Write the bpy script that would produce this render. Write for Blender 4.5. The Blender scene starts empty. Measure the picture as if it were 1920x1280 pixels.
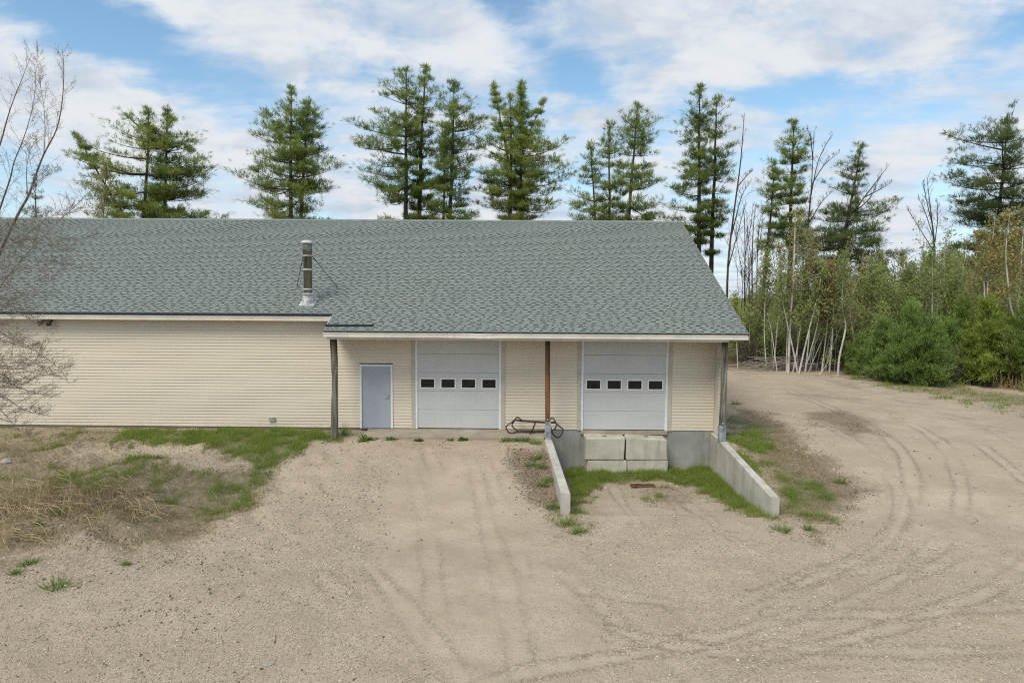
import bpy, math, random
import numpy as np
from mathutils import Matrix, Vector

rng = np.random.default_rng(7)
random.seed(7)
scene = bpy.context.scene
col = scene.collection
rad = math.radians

# ------------------------------------------------------------------ camera
cd = bpy.data.cameras.new('camera')
cam = bpy.data.objects.new('camera', cd)
col.objects.link(cam)
cd.sensor_width = 36.0
cd.lens = 24.0
cd.clip_start = 0.1
cd.clip_end = 2000
YAW, PITCH, ROLL, CAM_H = 0.0133, 0.0719, 0.0064, 4.4553
fw = Vector((-math.sin(YAW) * math.cos(PITCH), math.cos(YAW) * math.cos(PITCH), -math.sin(PITCH)))
rt = Vector((math.cos(YAW), math.sin(YAW), 0))
dn = fw.cross(rt)
rt2 = rt * math.cos(ROLL) - dn * math.sin(ROLL)
dn2 = rt * math.sin(ROLL) + dn * math.cos(ROLL)
cam.matrix_world = Matrix(((rt2.x, -dn2.x, -fw.x, 0), (rt2.y, -dn2.y, -fw.y, 0), (rt2.z, -dn2.z, -fw.z, CAM_H), (0, 0, 0, 1)))
scene.camera = cam

# ------------------------------------------------------------------ sky, sun, exposure
scene.view_settings.view_transform = 'Standard'
scene.view_settings.look = 'None'
scene.view_settings.exposure = 0.2
scene.view_settings.gamma = 1.0
scene.view_settings.use_curve_mapping = False
scene.render.engine = 'CYCLES'
scene.cycles.use_denoising = False
scene.cycles.use_adaptive_sampling = False
scene.cycles.filter_width = 1.15
scene.cycles.max_bounces = 6
scene.cycles.sample_clamp_indirect = 4.0
SUN_EL, SUN_AZ = rad(52), rad(215)          # azimuth from +Y clockwise
world = bpy.data.worlds.new('World')
scene.world = world
world.use_nodes = True
wt = world.node_tree
wt.nodes.clear()


class NT:
    """small helper for building node trees"""
    def __init__(s, tree):
        s.t = tree

    def n(s, typ, **kw):
        nd = s.t.nodes.new(typ)
        for k, v in kw.items():
            setattr(nd, k, v)
        return nd

    def set(s, sock, v):
        if isinstance(v, bpy.types.NodeSocket):
            s.t.links.new(v, sock)
        elif isinstance(v, (tuple, list)) and len(v) == 3 and sock.type == 'RGBA':
            sock.default_value = (*v, 1)
        else:
            sock.default_value = v

    def math(s, op, a, b=0.0, c=0.0, clamp=False):
        nd = s.n('ShaderNodeMath', operation=op, use_clamp=clamp)
        s.set(nd.inputs[0], a); s.set(nd.inputs[1], b); s.set(nd.inputs[2], c)
        return nd.outputs[0]

    def vmath(s, op, a, b=(0, 0, 0), scale=None):
        nd = s.n('ShaderNodeVectorMath', operation=op)
        s.set(nd.inputs[0], a); s.set(nd.inputs[1], b)
        if scale is not None:
            s.set(nd.inputs['Scale'], scale)
        return nd.outputs['Value'] if op in ('LENGTH', 'DOT_PRODUCT', 'DISTANCE') else nd.outputs[0]

    def noise(s, vec, scale, detail=4.0, rough=0.55, dist=0.0, colour=False):
        nd = s.n('ShaderNodeTexNoise')
        if vec is not None:
            s.set(nd.inputs['Vector'], vec)
        nd.inputs['Scale'].default_value = scale
        nd.inputs['Detail'].default_value = detail
        nd.inputs['Roughness'].default_value = rough
        nd.inputs['Distortion'].default_value = dist
        return nd.outputs['Color' if colour else 'Fac']

    def voro(s, vec, scale, out='Distance', feature='F1', rnd=1.0):
        nd = s.n('ShaderNodeTexVoronoi', feature=feature)
        s.set(nd.inputs['Vector'], vec)
        nd.inputs['Scale'].default_value = scale
        nd.inputs['Randomness'].default_value = rnd
        return nd.outputs[out]

    def ramp(s, f, a, b, lo=0.0, hi=1.0, smooth=True):
        nd = s.n('ShaderNodeMapRange', interpolation_type='SMOOTHSTEP' if smooth else 'LINEAR')
        nd.clamp = True
        s.set(nd.inputs[0], f); s.set(nd.inputs[1], a); s.set(nd.inputs[2], b); s.set(nd.inputs[3], lo); s.set(nd.inputs[4], hi)
        return nd.outputs[0]

    def mix(s, f, a, b, mode='MIX'):
        nd = s.n('ShaderNodeMix', data_type='RGBA', blend_type=mode)
        s.set(nd.inputs[0], f); s.set(nd.inputs[6], a); s.set(nd.inputs[7], b)
        return nd.outputs[2]

    def attr(s, name):
        return s.n('ShaderNodeAttribute', attribute_name=name).outputs['Fac']

    def map(s, vec, scale=(1, 1, 1), loc=(0, 0, 0), rot=(0, 0, 0)):
        nd = s.n('ShaderNodeMapping')
        s.set(nd.inputs[0], vec)
        nd.inputs['Scale'].default_value = scale
        nd.inputs['Location'].default_value = loc
        nd.inputs['Rotation'].default_value = rot
        return nd.outputs[0]

    def bump(s, h, strength=0.5, dist=0.02, normal=None):
        nd = s.n('ShaderNodeBump')
        nd.inputs['Strength'].default_value = strength
        nd.inputs['Distance'].default_value = dist
        s.set(nd.inputs['Height'], h)
        if normal is not None:
            s.set(nd.inputs['Normal'], normal)
        return nd.outputs[0]


def build_sky():
    g = NT(wt)
    tc = g.n('ShaderNodeTexCoord').outputs['Generated']
    sky = g.n('ShaderNodeTexSky', sky_type='NISHITA', sun_disc=False, sun_elevation=SUN_EL, sun_rotation=SUN_AZ)
    sky.altitude = 300.0
    sky.air_density = 1.0
    sky.dust_density = 0.6
    sky.ozone_density = 2.5
    d = g.vmath('NORMALIZE', tc)
    sep = g.n('ShaderNodeSeparateXYZ')
    g.set(sep.inputs[0], d)
    dx, dy, dz = sep.outputs
    k = g.math('DIVIDE', 1.0, g.math('ADD', g.math('MAXIMUM', dz, 0.0), 0.16))
    comb = g.n('ShaderNodeCombineXYZ')
    g.set(comb.inputs[0], g.math('MULTIPLY', dx, k)); g.set(comb.inputs[1], g.math('MULTIPLY', dy, k)); comb.inputs[2].default_value = 0.37
    P = comb.outputs[0]
    warp = g.vmath('ADD', P, g.vmath('SCALE', g.vmath('SUBTRACT', g.noise(P, 1.1, 3, 0.5, colour=True), (0.5, 0.5, 0.5)), scale=0.55))
    big = g.noise(g.map(warp, (0.85, 1.25, 1), (3.1, 1.7, 0)), 1.15, 9, 0.56)
    wisp = g.noise(g.map(warp, (1.0, 2.6, 1), (0, 0, 2), (0, 0, 0.5)), 2.6, 10, 0.64)
    puff = g.noise(g.map(d, (1, 1, 1.7)), 8.0, 9, 0.62, 0.3)
    cover = g.math('ADD', g.math('MULTIPLY', big, 0.46), g.math('ADD', g.math('MULTIPLY', wisp, 0.52), g.math('MULTIPLY', puff, 0.70)))
    # clear gaps (negative) and heavier banks (positive) of the cloud deck: azimuth from +Y, elevation, widths, amount
    for az, el, wa, we, rot, amt in SKY_PATCHES:
        c = Vector((math.sin(rad(az)) * math.cos(rad(el)), math.cos(rad(az)) * math.cos(rad(el)), math.sin(rad(el))))
        r_ = Vector((math.cos(rad(az)), -math.sin(rad(az)), 0))
        u_ = r_.cross(c)
        a = rad(rot)
        e1 = (r_ * math.cos(a) + u_ * math.sin(a)) / math.sin(rad(wa))
        e2 = (u_ * math.cos(a) - r_ * math.sin(a)) / math.sin(rad(we))
        df = g.vmath('SUBTRACT', d, tuple(c))
        q1 = g.vmath('DOT_PRODUCT', df, tuple(e1)); q2 = g.vmath('DOT_PRODUCT', df, tuple(e2))
        r2 = g.math('ADD', g.math('MULTIPLY', q1, q1), g.math('MULTIPLY', q2, q2))
        front = g.math('GREATER_THAN', g.vmath('DOT_PRODUCT', d, tuple(c)), 0.0)
        w = g.math('MULTIPLY', g.math('EXPONENT', g.math('MULTIPLY', r2, -1.0)), front)
        cover = g.math('MULTIPLY_ADD', w, amt, cover)
    low = g.ramp(dz, 0.02, 0.22, 0.05, 0.0)
    mask = g.ramp(g.math('ADD', cover, low), 0.645, 0.955)
    # cloud tone: bright tops, faint grey-blue bellies
    shade = g.ramp(g.math('ADD', g.math('MULTIPLY', g.noise(g.map(warp, (1.3, 2.0, 1), (5, 2, 1)), 1.9, 8, 0.6), 0.6), g.math('MULTIPLY', puff, 0.4)), 0.38, 0.58)
    cl = g.mix(shade, CLOUD_GREY, CLOUD_WHITE)
    cl = g.mix(g.ramp(cover, 0.79, 1.0), g.mix(0.35, cl, (5.2, 6.4, 8.0)), cl)
    blue = g.mix(1.0, sky.outputs[0], SKY_TINT, 'MULTIPLY')
    horizon = g.ramp(dz, 0.0, 0.35, 0.30, 0.0)
    blue = g.mix(horizon, blue, (6.0, 7.0, 8.2))
    final = g.mix(mask, blue, cl)
    bg = g.n('ShaderNodeBackground')
    g.set(bg.inputs[0], final)
    bg.inputs[1].default_value = SKY_STRENGTH
    out = g.n('ShaderNodeOutputWorld')
    wt.links.new(bg.outputs[0], out.inputs[0])


SKY_STRENGTH = 0.1
SKY_TINT = (1.42, 1.62, 1.52)
CLOUD_WHITE, CLOUD_GREY = (7.0, 7.25, 7.5), (4.7, 5.45, 6.4)
SKY_PATCHES = [  # az, el, width az, width el, roll, amount
    (-32.0, 18.5, 8, 1.8, -12, -0.24), (-26.5, 14.5, 5, 1.5, -14, -0.13), (-38, 24.5, 7, 1.8, -25, -0.12), (-14.0, 24.5, 4.5, 1.5, -10, -0.24), (-2.5, 23.0, 5, 1.7, -20, -0.18),
    (-0.5, 20.5, 2.4, 1.2, -20, -0.16), (5.5, 16.0, 2.8, 1.3, -30, -0.28), (13.0, 14.3, 4.0, 1.4, 8, -0.26), (3.0, 12.5, 2.5, 0.9, 0, -0.10),
    (21.5, 15.0, 3.5, 1.3, 5, -0.18), (27.5, 23.5, 6, 1.6, -10, -0.24), (33.5, 22.5, 4, 1.3, 10, -0.18), (28.5, 12.8, 4, 0.9, 5, -0.10), (36, 17.5, 3, 0.9, 25, -0.10),
    (-22.0, 20.0, 7, 3.5, -20, 0.14), (-33.0, 13.0, 8, 2.0, -10, 0.22), (10.0, 21.0, 9, 2.6, -8, 0.16), (28.0, 18.5, 9, 2.2, 10, 0.14), (-5.0, 17.5, 5, 3.2, -30, 0.12),
    (8.2, 14.3, 2.6, 0.9, 5, 0.24), (0, 7.0, 50, 3.0, 0, 0.03), (4.0, 10.0, 3.0, 1.0, 10, -0.10), (-10, 9.5, 4, .8, -8, -.08), (19, 10.5, 3.5, .9, 6, -.10), (-41, 19, 4, 1.6, -20, -.14)]
build_sky()

sun_d = bpy.data.lights.new('sun', 'SUN')
sun_d.energy = 2.4
sun_d.angle = rad(26)
sun_d.color = (1.0, 0.94, 0.83)
sun = bpy.data.objects.new('sun', sun_d)
col.objects.link(sun)
sv = Vector((math.sin(SUN_AZ) * math.cos(SUN_EL), math.cos(SUN_AZ) * math.cos(SUN_EL), math.sin(SUN_EL)))
sun.rotation_euler = sv.to_track_quat('Z', 'Y').to_euler()
sun.location = sv * 60

# ------------------------------------------------------------------ data laid out in metres (X along the front wall, Y away, Z up)
POLYS = [["lush",0.95,[[-13.5,21.55],[-9.66,21.86],[-5.84,21.94],[-5.29,20.76],[-6.11,20.45],[-6.59,19.46],[-6.73,18.53],[-7.31,18.12],[-7.91,18.51],[-7.97,19.09],[-8.72,19.7],[-10.33,20.06],[-11.91,20.29]]],
 ["lush",0.5,[[-12.37,18.05],[-11.37,18.82],[-9.82,19.05],[-8.23,18.57],[-7.0,18.47],[-6.49,18.93],[-6.77,17.45],[-6.76,16.72],[-7.58,16.15],[-8.63,16.68],[-10.64,17.58]]],
 ["lush",0.55,[[-17.36,18.37],[-12.87,18.34],[-11.44,18.19],[-11.27,17.44],[-12.67,17.23],[-16.24,17.15]]],
 ["lush",0.22,[[-20.6,21.89],[-13.33,21.55],[-12.05,20.53],[-13.27,19.39],[-17.95,19.02]]],
 ["lush",0.5,[[-14.15,19.3],[-12.97,19.9],[-12.39,19.74],[-13.6,18.97]]],
 ["lush",1.0,[[1.49,22.18],[6.21,21.82],[6.55,19.45],[6.01,16.03],[5.55,16.63],[5.25,18.37],[4.98,19.94],[4.3,20.49],[3.31,20.34],[2.19,19.73],[1.63,17.83],[1.29,16.13],[1.28,18.53]]],
 ["lush",0.5,[[3.6,20.17],[4.21,19.63],[3.5,17.59],[3.26,18.63]]],
 ["lush",0.85,[[7.83,25.81],[8.32,25.27],[8.11,23.21],[7.98,21.15],[7.77,20.01],[7.12,19.41],[6.73,20.11],[6.33,20.88]]],
 ["lush",0.6,[[6.73,20.11],[7.69,19.92],[7.17,19.15],[7.68,18.52],[8.3,17.34],[8.23,16.91],[6.37,15.25],[6.18,15.71],[6.69,18.2]]],
 ["lush",0.7,[[7.58,18.28],[8.14,18.08],[7.9,17.68],[7.38,17.76]]],
 ["lush",0.6,[[7.39,17.46],[8.02,17.33],[7.61,16.71],[7.16,16.89]]],
 ["lush",0.45,[[12.4,40.29],[15.19,39.39],[18.42,39.09],[20.02,35.45],[23.18,31.51],[23.88,28.53],[19.94,23.76],[18.61,25.22],[18.35,29.96],[17.88,34.49],[17.1,37.51],[12.06,39.18]]],
 ["lush",0.55,[[17.88,34.49],[19.78,35.02],[19.75,32.69],[17.83,31.54]]],
 ["lush",0.5,[[0.88,16.89],[1.1,16.22],[1.68,15.58],[1.46,15.12],[1.06,15.57],[0.58,15.88]]],
 ["lush",0.3,[[-8.43,16.28],[-7.22,16.85],[-6.57,16.59],[-6.84,15.35],[-7.38,15.18],[-8.22,15.63]]],
 ["thatch",0.9,[[-16.32,17.24],[-12.1,17.64],[-10.1,17.38],[-8.56,16.82],[-7.71,16.15],[-8.39,15.46],[-8.38,14.56],[-9.4,13.95],[-12.24,12.82]]],
 ["lush",0.42,[[-17.31,18.31],[-12.18,18.42],[-9.82,19.05],[-6.97,18.37],[-6.45,18.8],[-6.74,17.01],[-6.77,15.19],[-7.94,15.32],[-9.69,16.66],[-11.98,17.04],[-16.19,17.09]]],
 ["thatch",0.75,[[-17.89,18.95],[-12.03,19.42],[-9.85,19.12],[-6.73,18.53],[-6.36,16.73],[-6.51,14.61],[-8.17,13.98],[-12.02,12.59]]],
 ["thatch",0.6,[[-12.38,18.74],[-8.21,18.5],[-6.8,17.92],[-6.65,16.45],[-7.33,15.33],[-8.74,16.12],[-10.88,17.51]]],
 ["thatch",0.5,[[-8.74,16.12],[-6.97,16.58],[-6.42,16.19],[-6.88,14.89],[-7.95,14.86]]],
 ["thatch",0.6,[[-21.0,22.32],[-11.89,22.1],[-10.95,20.32],[-12.81,19.4],[-17.59,18.63]]],
 ["thatch",0.75,[[8.57,27.72],[8.84,24.23],[8.7,18.86],[8.57,17.34],[6.86,15.27],[5.87,15.54],[6.35,19.88]]],
 ["thatch",0.6,[[17.44,38.26],[23.44,31.86],[24.48,29.26],[20.79,24.8],[19.62,30.5],[18.15,34.51]]],
 ["soil",1.2,[[-0.65,20.23],[0.88,20.41],[0.98,16.35],[0.34,16.74],[-0.22,18.06]]],
 ["soil",0.5,[[1.26,16.54],[1.99,18.56],[2.18,16.59],[1.76,15.13],[1.01,14.81]]],
 ["soil",0.5,[[0.71,16.05],[1.89,16.37],[1.55,14.26],[0.65,14.52]]],
 ["soil",1.1,[[8.59,27.07],[9.23,25.88],[8.42,20.38],[8.84,19.18],[9.58,18.26],[8.17,16.5],[6.37,15.25],[7.12,18.21]]],
 ["soil",0.8,[[10.67,25.96],[12.19,26.63],[12.67,25.48],[12.17,22.67],[11.29,21.64],[10.49,22.86]]],
 ["soil",0.5,[[11.76,31.7],[15.15,31.05],[15.48,29.81],[11.87,30.07]]],
 ["soil",1.0,[[-18.95,20.11],[-13.83,20.48],[-12.46,19.6],[-14.2,18.54],[-17.31,18.31]]],
 ["soil",0.8,[[-12.31,14.15],[-10.29,13.92],[-9.2,13.16],[-9.18,12.66],[-10.57,13.12]]],
 ["soil",0.6,[[-8.19,14.85],[-7.84,16.15],[-6.77,15.19],[-7.05,14.01]]],
 ["soil",0.55,[[3.34,20.57],[5.21,20.23],[4.93,18.0],[3.58,16.96],[3.26,19.07]]],
 ["soil",0.35,[[-6.77,12.05],[-5.71,12.76],[-4.93,12.1],[-5.88,11.26]]],
 ["soil",0.35,[[-6.71,9.97],[-4.67,10.58],[-4.06,10.11],[-6.0,9.49]]],
 ["soil",0.45,[[-15.12,15.94],[-8.74,16.12],[-6.88,14.89],[-6.46,13.49],[-8.32,12.45],[-11.4,11.92]]],
 ["soil",0.4,[[-4.73,20.87],[0.73,20.93],[0.72,20.36],[-4.63,20.4]]],
 ["coarse",0.8,[[-14.02,13.54],[-8.5,14.55],[-6.28,14.9],[-5.09,17.95],[-3.36,19.63],[-2.99,13.58],[-1.29,9.21],[-9.45,9.01]]],
 ["coarse",0.7,[[1.45,15.74],[4.32,16.69],[5.61,15.85],[6.25,14.95],[4.6,13.54],[1.38,13.71]]],
 ["coarse",0.7,[[-12.42,20.05],[-8.47,19.84],[-7.88,19.0],[-8.5,18.5],[-10.31,19.11]]],
 ["coarse",0.5,[[1.49,14.82],[8.82,15.32],[9.57,12.71],[7.17,9.41],[0.96,9.26]]],
 ["smooth",0.8,[[-3.19,18.61],[-1.15,19.31],[-0.19,16.59],[0.36,12.46],[0.21,9.24],[-1.29,9.21],[-3.3,14.99]]],
 ["smooth",0.7,[[11.97,37.9],[16.67,36.55],[18.21,24.67],[11.52,15.39],[8.53,15.94],[9.0,18.25],[9.43,25.32],[9.48,29.93]]],
 ["smooth",0.8,[[2.19,19.03],[3.15,19.33],[3.09,15.16],[2.12,15.14]]],
 ["smooth",0.8,[[3.85,18.3],[4.88,18.35],[5.18,15.68],[3.82,15.18]]]]
TRACKS = [[[2.39,19.41],[2.33,16.9],[2.36,15.14],[2.44,13.48]],
 [[2.74,19.53],[2.7,17.23],[2.75,15.46],[2.87,14.02]],
 [[4.12,18.53],[4.05,16.68],[4.18,15.19],[4.5,13.53]],
 [[4.45,18.69],[4.45,16.7],[4.59,15.35],[5.02,13.81]],
 [[-3.43,20.06],[-2.44,16.54],[-1.7,12.87],[-1.08,9.34]],
 [[-2.8,20.08],[-1.78,16.56],[-0.97,12.89],[-0.55,9.35]],
 [[-1.52,20.11],[-0.92,16.58],[-0.35,12.91],[0.06,9.37]],
 [[-1.19,19.9],[-0.45,16.32],[0.16,12.46],[0.67,9.38]],
 [[-3.94,17.98],[-3.3,14.99],[-2.83,12.37],[-2.29,9.31]],
 [[14.22,45.0],[14.3,31.85],[13.69,23.47],[11.9,18.31],[9.2,14.75],[6.1,12.18],[2.79,10.6],[-0.54,9.22]],
 [[13.16,41.62],[12.5,29.34],[11.9,22.48],[10.59,18.28],[8.17,15.01],[5.01,12.37],[2.48,11.11],[0.21,9.24]],
 [[14.86,47.06],[16.85,31.99],[15.5,22.64],[13.54,17.45],[9.71,13.18],[6.53,11.21],[3.45,10.0],[0.91,8.78]],
 [[9.96,29.96],[10.57,24.31],[10.23,19.56],[9.81,17.37],[7.75,14.43],[5.39,12.83]],
 [[16.36,35.86],[16.51,26.25],[14.93,19.31]],
 [[14.03,34.25],[14.67,24.51],[13.64,18.35]],
 [[16.98,34.84],[15.53,20.12]],
 [[1.56,10.91],[2.04,10.67],[2.59,10.44],[3.52,10.23]],
 [[1.49,11.05],[2.06,10.8],[2.61,10.55]],
 [[1.97,10.75],[3.3,11.5],[5.39,12.83],[7.87,13.63],[11.66,15.1]],
 [[2.96,9.71],[4.4,10.81],[6.6,12.41],[9.31,14.2]],
 [[4.41,11.53],[6.22,11.48],[8.14,11.63],[9.71,11.86]],
 [[4.29,10.09],[5.84,9.99],[7.92,10.11]],
 [[4.02,10.47],[6.01,10.29],[8.57,10.43]],
 [[1.25,12.26],[2.64,11.88],[4.04,11.82],[6.0,11.97]],
 [[-4.01,14.97],[-2.53,12.38],[-1.47,10.5],[-0.51,8.74]],
 [[-3.86,12.81],[-2.39,10.81],[-1.42,9.08]],
 [[0.31,15.09],[1.07,12.48],[1.94,10.58],[2.81,9.18]],
 [[0.78,14.81],[1.6,12.73],[2.74,11.12],[3.83,9.33]],
 [[-5.92,13.25],[-3.98,11.91],[-2.32,10.47],[-1.14,9.21]]]
PINES = {'A1': [[[-25.92,46.0,-0.6],[-24.87,46.0,16.48],[[9.4,3.42,2.51],[10.29,3.82,2.83],[11.7,4.41,2.6],[13.1,3.39,2.0],[14.15,2.53,1.24],[15.2,1.49,0.84],[16.48,0.22,0.22]],1.0],[[-26.67,46.5,8.91],[-30.19,46.5,14.95],[[9.75,1.36,0.8],[11.33,1.82,1.24],[12.39,0.63,0.81],[13.79,0.65,0.6],[14.83,0.25,0.22]],0.7]],
 'A2': [[[-24.9,47.0,-0.6],[-24.1,47.0,16.75],[[9.52,0.71,3.77],[10.42,0.73,3.31],[12.22,0.95,3.27],[13.3,0.87,3.43],[14.55,1.01,2.18],[15.44,0.67,0.99],[16.75,0.22,0.29]],1.0]],
 'B': [[[-15.93,46.0,-0.6],[-15.31,46.0,17.89],[[9.62,1.83,5.72],[10.51,4.08,4.08],[11.56,3.67,3.16],[12.44,3.15,4.04],[13.14,2.63,2.4],[14.36,2.94,2.02],[15.23,1.41,2.0],[16.61,0.83,1.07],[17.89,0.22,0.22]],1.0],[[-15.55,46.5,-0.6],[-14.35,46.5,17.27],[[11.39,0.64,1.88],[13.14,0.75,1.05],[15.06,0.69,1.36],[16.1,0.58,0.86],[17.13,0.29,0.29]],0.7]],
 'C1': [[[-8.19,48.0,-0.6],[-8.01,48.0,19.74],[[9.71,3.96,1.1],[10.99,2.66,1.09],[12.45,2.66,1.46],[13.55,3.04,1.08],[14.93,3.8,1.26],[16.08,2.68,1.07],[17.16,2.31,1.06],[18.42,1.38,0.87],[19.74,0.34,0.3]],1.0]],
 'C2': [[[-7.95,49.0,-0.6],[-6.83,49.0,20.28],[[9.82,0.83,2.61],[11.13,0.53,1.77],[13.0,0.64,1.66],[15.22,0.96,1.07],[17.43,0.9,1.24],[18.9,0.68,1.0],[20.28,0.31,0.31]],1.0]],
 'C3': [[[-5.22,47.0,-0.6],[-4.61,47.0,18.49],[[9.61,1.58,1.73],[10.51,0.87,1.33],[11.94,0.93,1.64],[13.37,1.28,1.41],[14.79,1.33,2.34],[15.85,1.26,1.75],[17.26,0.94,1.26],[18.49,0.26,0.29]],1.0],[[-5.63,47.5,-0.6],[-5.24,47.5,15.26],[[11.58,0.67,0.62],[13.37,0.72,0.56],[15.14,0.22,0.22]],0.5]],
 'D': [[[-0.93,48.0,-0.6],[-0.86,48.0,18.08],[[9.74,0.92,1.71],[10.66,2.8,1.32],[11.75,2.44,2.06],[13.21,2.08,2.04],[14.3,1.91,1.66],[16.11,1.18,1.07],[18.08,0.26,0.26]],1.0],[[-0.1,48.5,-0.6],[-0.1,48.5,19.13],[[9.93,0.23,2.21],[11.76,0.62,2.76],[12.49,0.62,3.13],[13.94,0.63,3.79],[15.03,0.64,2.17],[17.19,0.59,0.65],[18.98,0.22,0.3]],1.0],[[-0.92,49.0,13.39],[-2.11,49.0,18.98],[[15.38,0.48,0.65],[17.18,0.47,0.47],[18.69,0.19,0.22]],0.6],[[-0.14,49.5,14.24],[1.5,49.5,18.03],[[15.03,0.15,0.79],[16.47,0.23,0.89],[17.62,0.22,0.38]],0.6]],
 'E1': [[[5.91,46.0,-0.6],[5.7,46.0,15.57],[[9.55,1.51,0.65],[10.78,1.15,0.83],[11.83,0.61,1.01],[13.22,0.61,0.83],[14.6,0.79,0.83],[15.57,0.5,0.57]],0.6],[[5.49,46.5,-0.6],[4.57,46.5,14.43],[[9.55,1.66,0.86],[10.14,2.52,0.9],[10.77,1.94,0.57],[12.17,1.07,0.66],[13.21,0.79,0.54],[14.32,0.29,0.25]],0.6]],
 'E2': [[[6.65,45.0,-0.6],[7.4,45.0,16.58],[[9.45,1.1,2.41],[10.65,1.01,3.73],[12.01,1.29,1.46],[13.03,1.08,1.73],[14.05,0.91,1.31],[15.06,0.98,1.83],[15.57,0.84,1.62],[16.58,0.28,0.28]],0.85]],
 'G1': [[[12.53,49.0,-0.6],[12.34,49.0,18.94],[[8.23,0.6,0.86],[9.73,2.04,0.45],[10.85,2.63,0.62],[11.96,2.07,0.8],[13.07,2.28,0.59],[14.18,0.96,0.76],[15.47,1.55,0.74],[16.39,1.07,0.73],[17.85,1.02,0.9],[18.94,0.27,0.38]],0.95]],
 'G2': [[[13.7,50.0,-0.6],[13.79,50.0,18.42],[[7.55,0.73,0.64],[8.31,0.75,1.08],[9.84,1.08,1.23],[10.98,0.65,1.19],[12.5,0.77,1.53],[14.01,0.75,1.36],[15.89,0.62,1.53],[17.38,0.67,1.09],[18.42,0.31,0.47]],0.9]],
 'I1': [[[20.38,52.0,-0.6],[20.11,52.0,17.33],[[8.5,1.77,2.29],[9.69,2.0,1.45],[11.27,1.83,1.22],[12.45,2.06,1.07],[13.24,1.66,1.06],[14.8,1.49,1.23],[16.36,1.12,1.2],[17.33,0.33,0.49]],1.15]],
 'I2': [[[17.89,51.0,-0.6],[18.43,51.0,14.22],[[8.02,0.81,0.39],[9.58,0.61,0.35],[10.94,1.03,0.65],[12.49,0.94,0.45],[14.22,0.48,0.4]],0.6]],
 'J': [[[21.99,50.0,-0.6],[24.2,50.0,15.25],[[7.21,2.54,3.32],[8.17,3.12,4.38],[9.32,2.56,3.11],[10.46,2.0,3.0],[11.41,1.98,0.36],[12.92,1.69,0.34],[14.05,0.82,0.43],[15.25,0.31,0.27]],0.85]],
 'L': [[[31.06,46.0,-0.6],[31.72,46.0,16.06],[[7.93,2.37,2.67],[8.8,2.64,3.29],[9.85,2.39,3.18],[10.89,3.83,3.07],[11.59,3.47,2.64],[12.63,4.23,2.89],[13.32,3.48,2.09],[14.52,3.25,1.6],[15.21,1.35,0.99],[16.06,0.29,0.29]],1.1]]}
NEAR_BIRCH = [[[-12.6,15.0,1.36],[-12.2,15.0,3.29],[-11.64,15.0,4.94],[-11.13,15.0,5.97],[-10.82,15.0,6.49],[-10.65,15.0,6.9],[-10.44,15.0,7.38],[-10.13,15.0,7.93],[-9.98,15.0,8.56],[-9.92,15.0,9.22],[-9.94,15.0,9.62]],
 [[-11.87,14.6,3.32],[-11.23,14.6,4.5],[-10.38,14.6,5.45],[-9.45,14.6,6.3],[-8.89,14.6,6.81]],
 [[-13.0,15.4,1.28],[-12.5,15.4,3.74],[-11.97,15.4,5.68],[-11.76,15.4,6.27],[-11.5,15.4,6.93],[-11.39,15.4,7.3],[-11.11,15.4,7.93],[-10.88,15.4,8.67],[-10.8,15.4,9.44]],
 [[-12.46,15.2,3.75],[-11.82,15.2,6.95],[-11.54,15.2,7.64],[-11.28,15.2,8.4],[-10.98,15.2,9.07],[-10.74,15.2,9.6]],
 [[-10.51,15.1,7.4],[-10.46,15.1,7.86],[-10.46,15.1,8.43],[-10.53,15.1,9.0],[-10.55,15.1,9.62]],
 [[-10.84,15.0,6.55],[-10.82,15.0,7.15],[-10.66,15.0,7.61],[-10.42,15.0,7.78]],
 [[-10.58,14.8,6.66],[-10.28,14.8,6.89],[-9.93,14.8,6.98]]]
NEAR_LIMBS = [[[-11.81,14.3,4.24],[-11.24,14.3,4.25],[-10.56,14.3,4.25],[-10.09,14.3,4.48],[-9.68,14.3,4.93]],
 [[-11.83,14.3,3.79],[-11.27,14.3,3.68],[-10.71,14.3,3.35],[-10.38,14.3,3.24]],
 [[-11.8,14.2,2.78],[-11.01,14.2,2.79],[-10.49,14.2,2.79],[-10.14,14.2,3.08],[-9.94,14.2,3.36]],
 [[-11.7,14.1,3.13],[-10.93,14.1,2.69],[-10.49,14.1,2.46],[-10.09,14.1,2.69],[-9.52,14.1,2.81]],
 [[-11.67,14.0,2.24],[-11.0,14.0,2.02],[-10.57,14.0,1.58],[-10.24,14.0,1.33]],
 [[-11.69,14.2,4.91],[-10.89,14.2,5.25],[-10.31,14.2,5.59],[-9.9,14.2,5.92],[-9.17,14.2,6.08]],
 [[-11.8,14.3,4.47],[-10.99,14.3,4.7],[-10.3,14.3,4.93],[-9.62,14.3,4.99],[-9.17,14.3,4.82]],
 [[-11.62,14.0,3.25],[-10.83,14.0,3.37],[-10.16,14.0,3.21],[-9.62,14.0,2.82],[-9.41,14.0,2.49]],
 [[-11.73,14.1,2.57],[-10.96,14.1,2.23],[-10.4,14.1,1.9],[-9.9,14.1,1.79]],
 [[-11.82,14.4,5.71],[-11.03,14.4,5.6],[-10.36,14.4,5.27],[-9.79,14.4,5.27],[-9.09,14.4,5.61]],
 [[-11.73,14.2,4.13],[-10.83,14.2,4.03],[-10.28,14.2,3.81],[-9.95,14.2,3.59]],
 [[-11.74,14.1,2.45],[-10.94,14.1,2.52],[-10.27,14.1,2.3],[-9.83,14.1,2.19]]]
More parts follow.
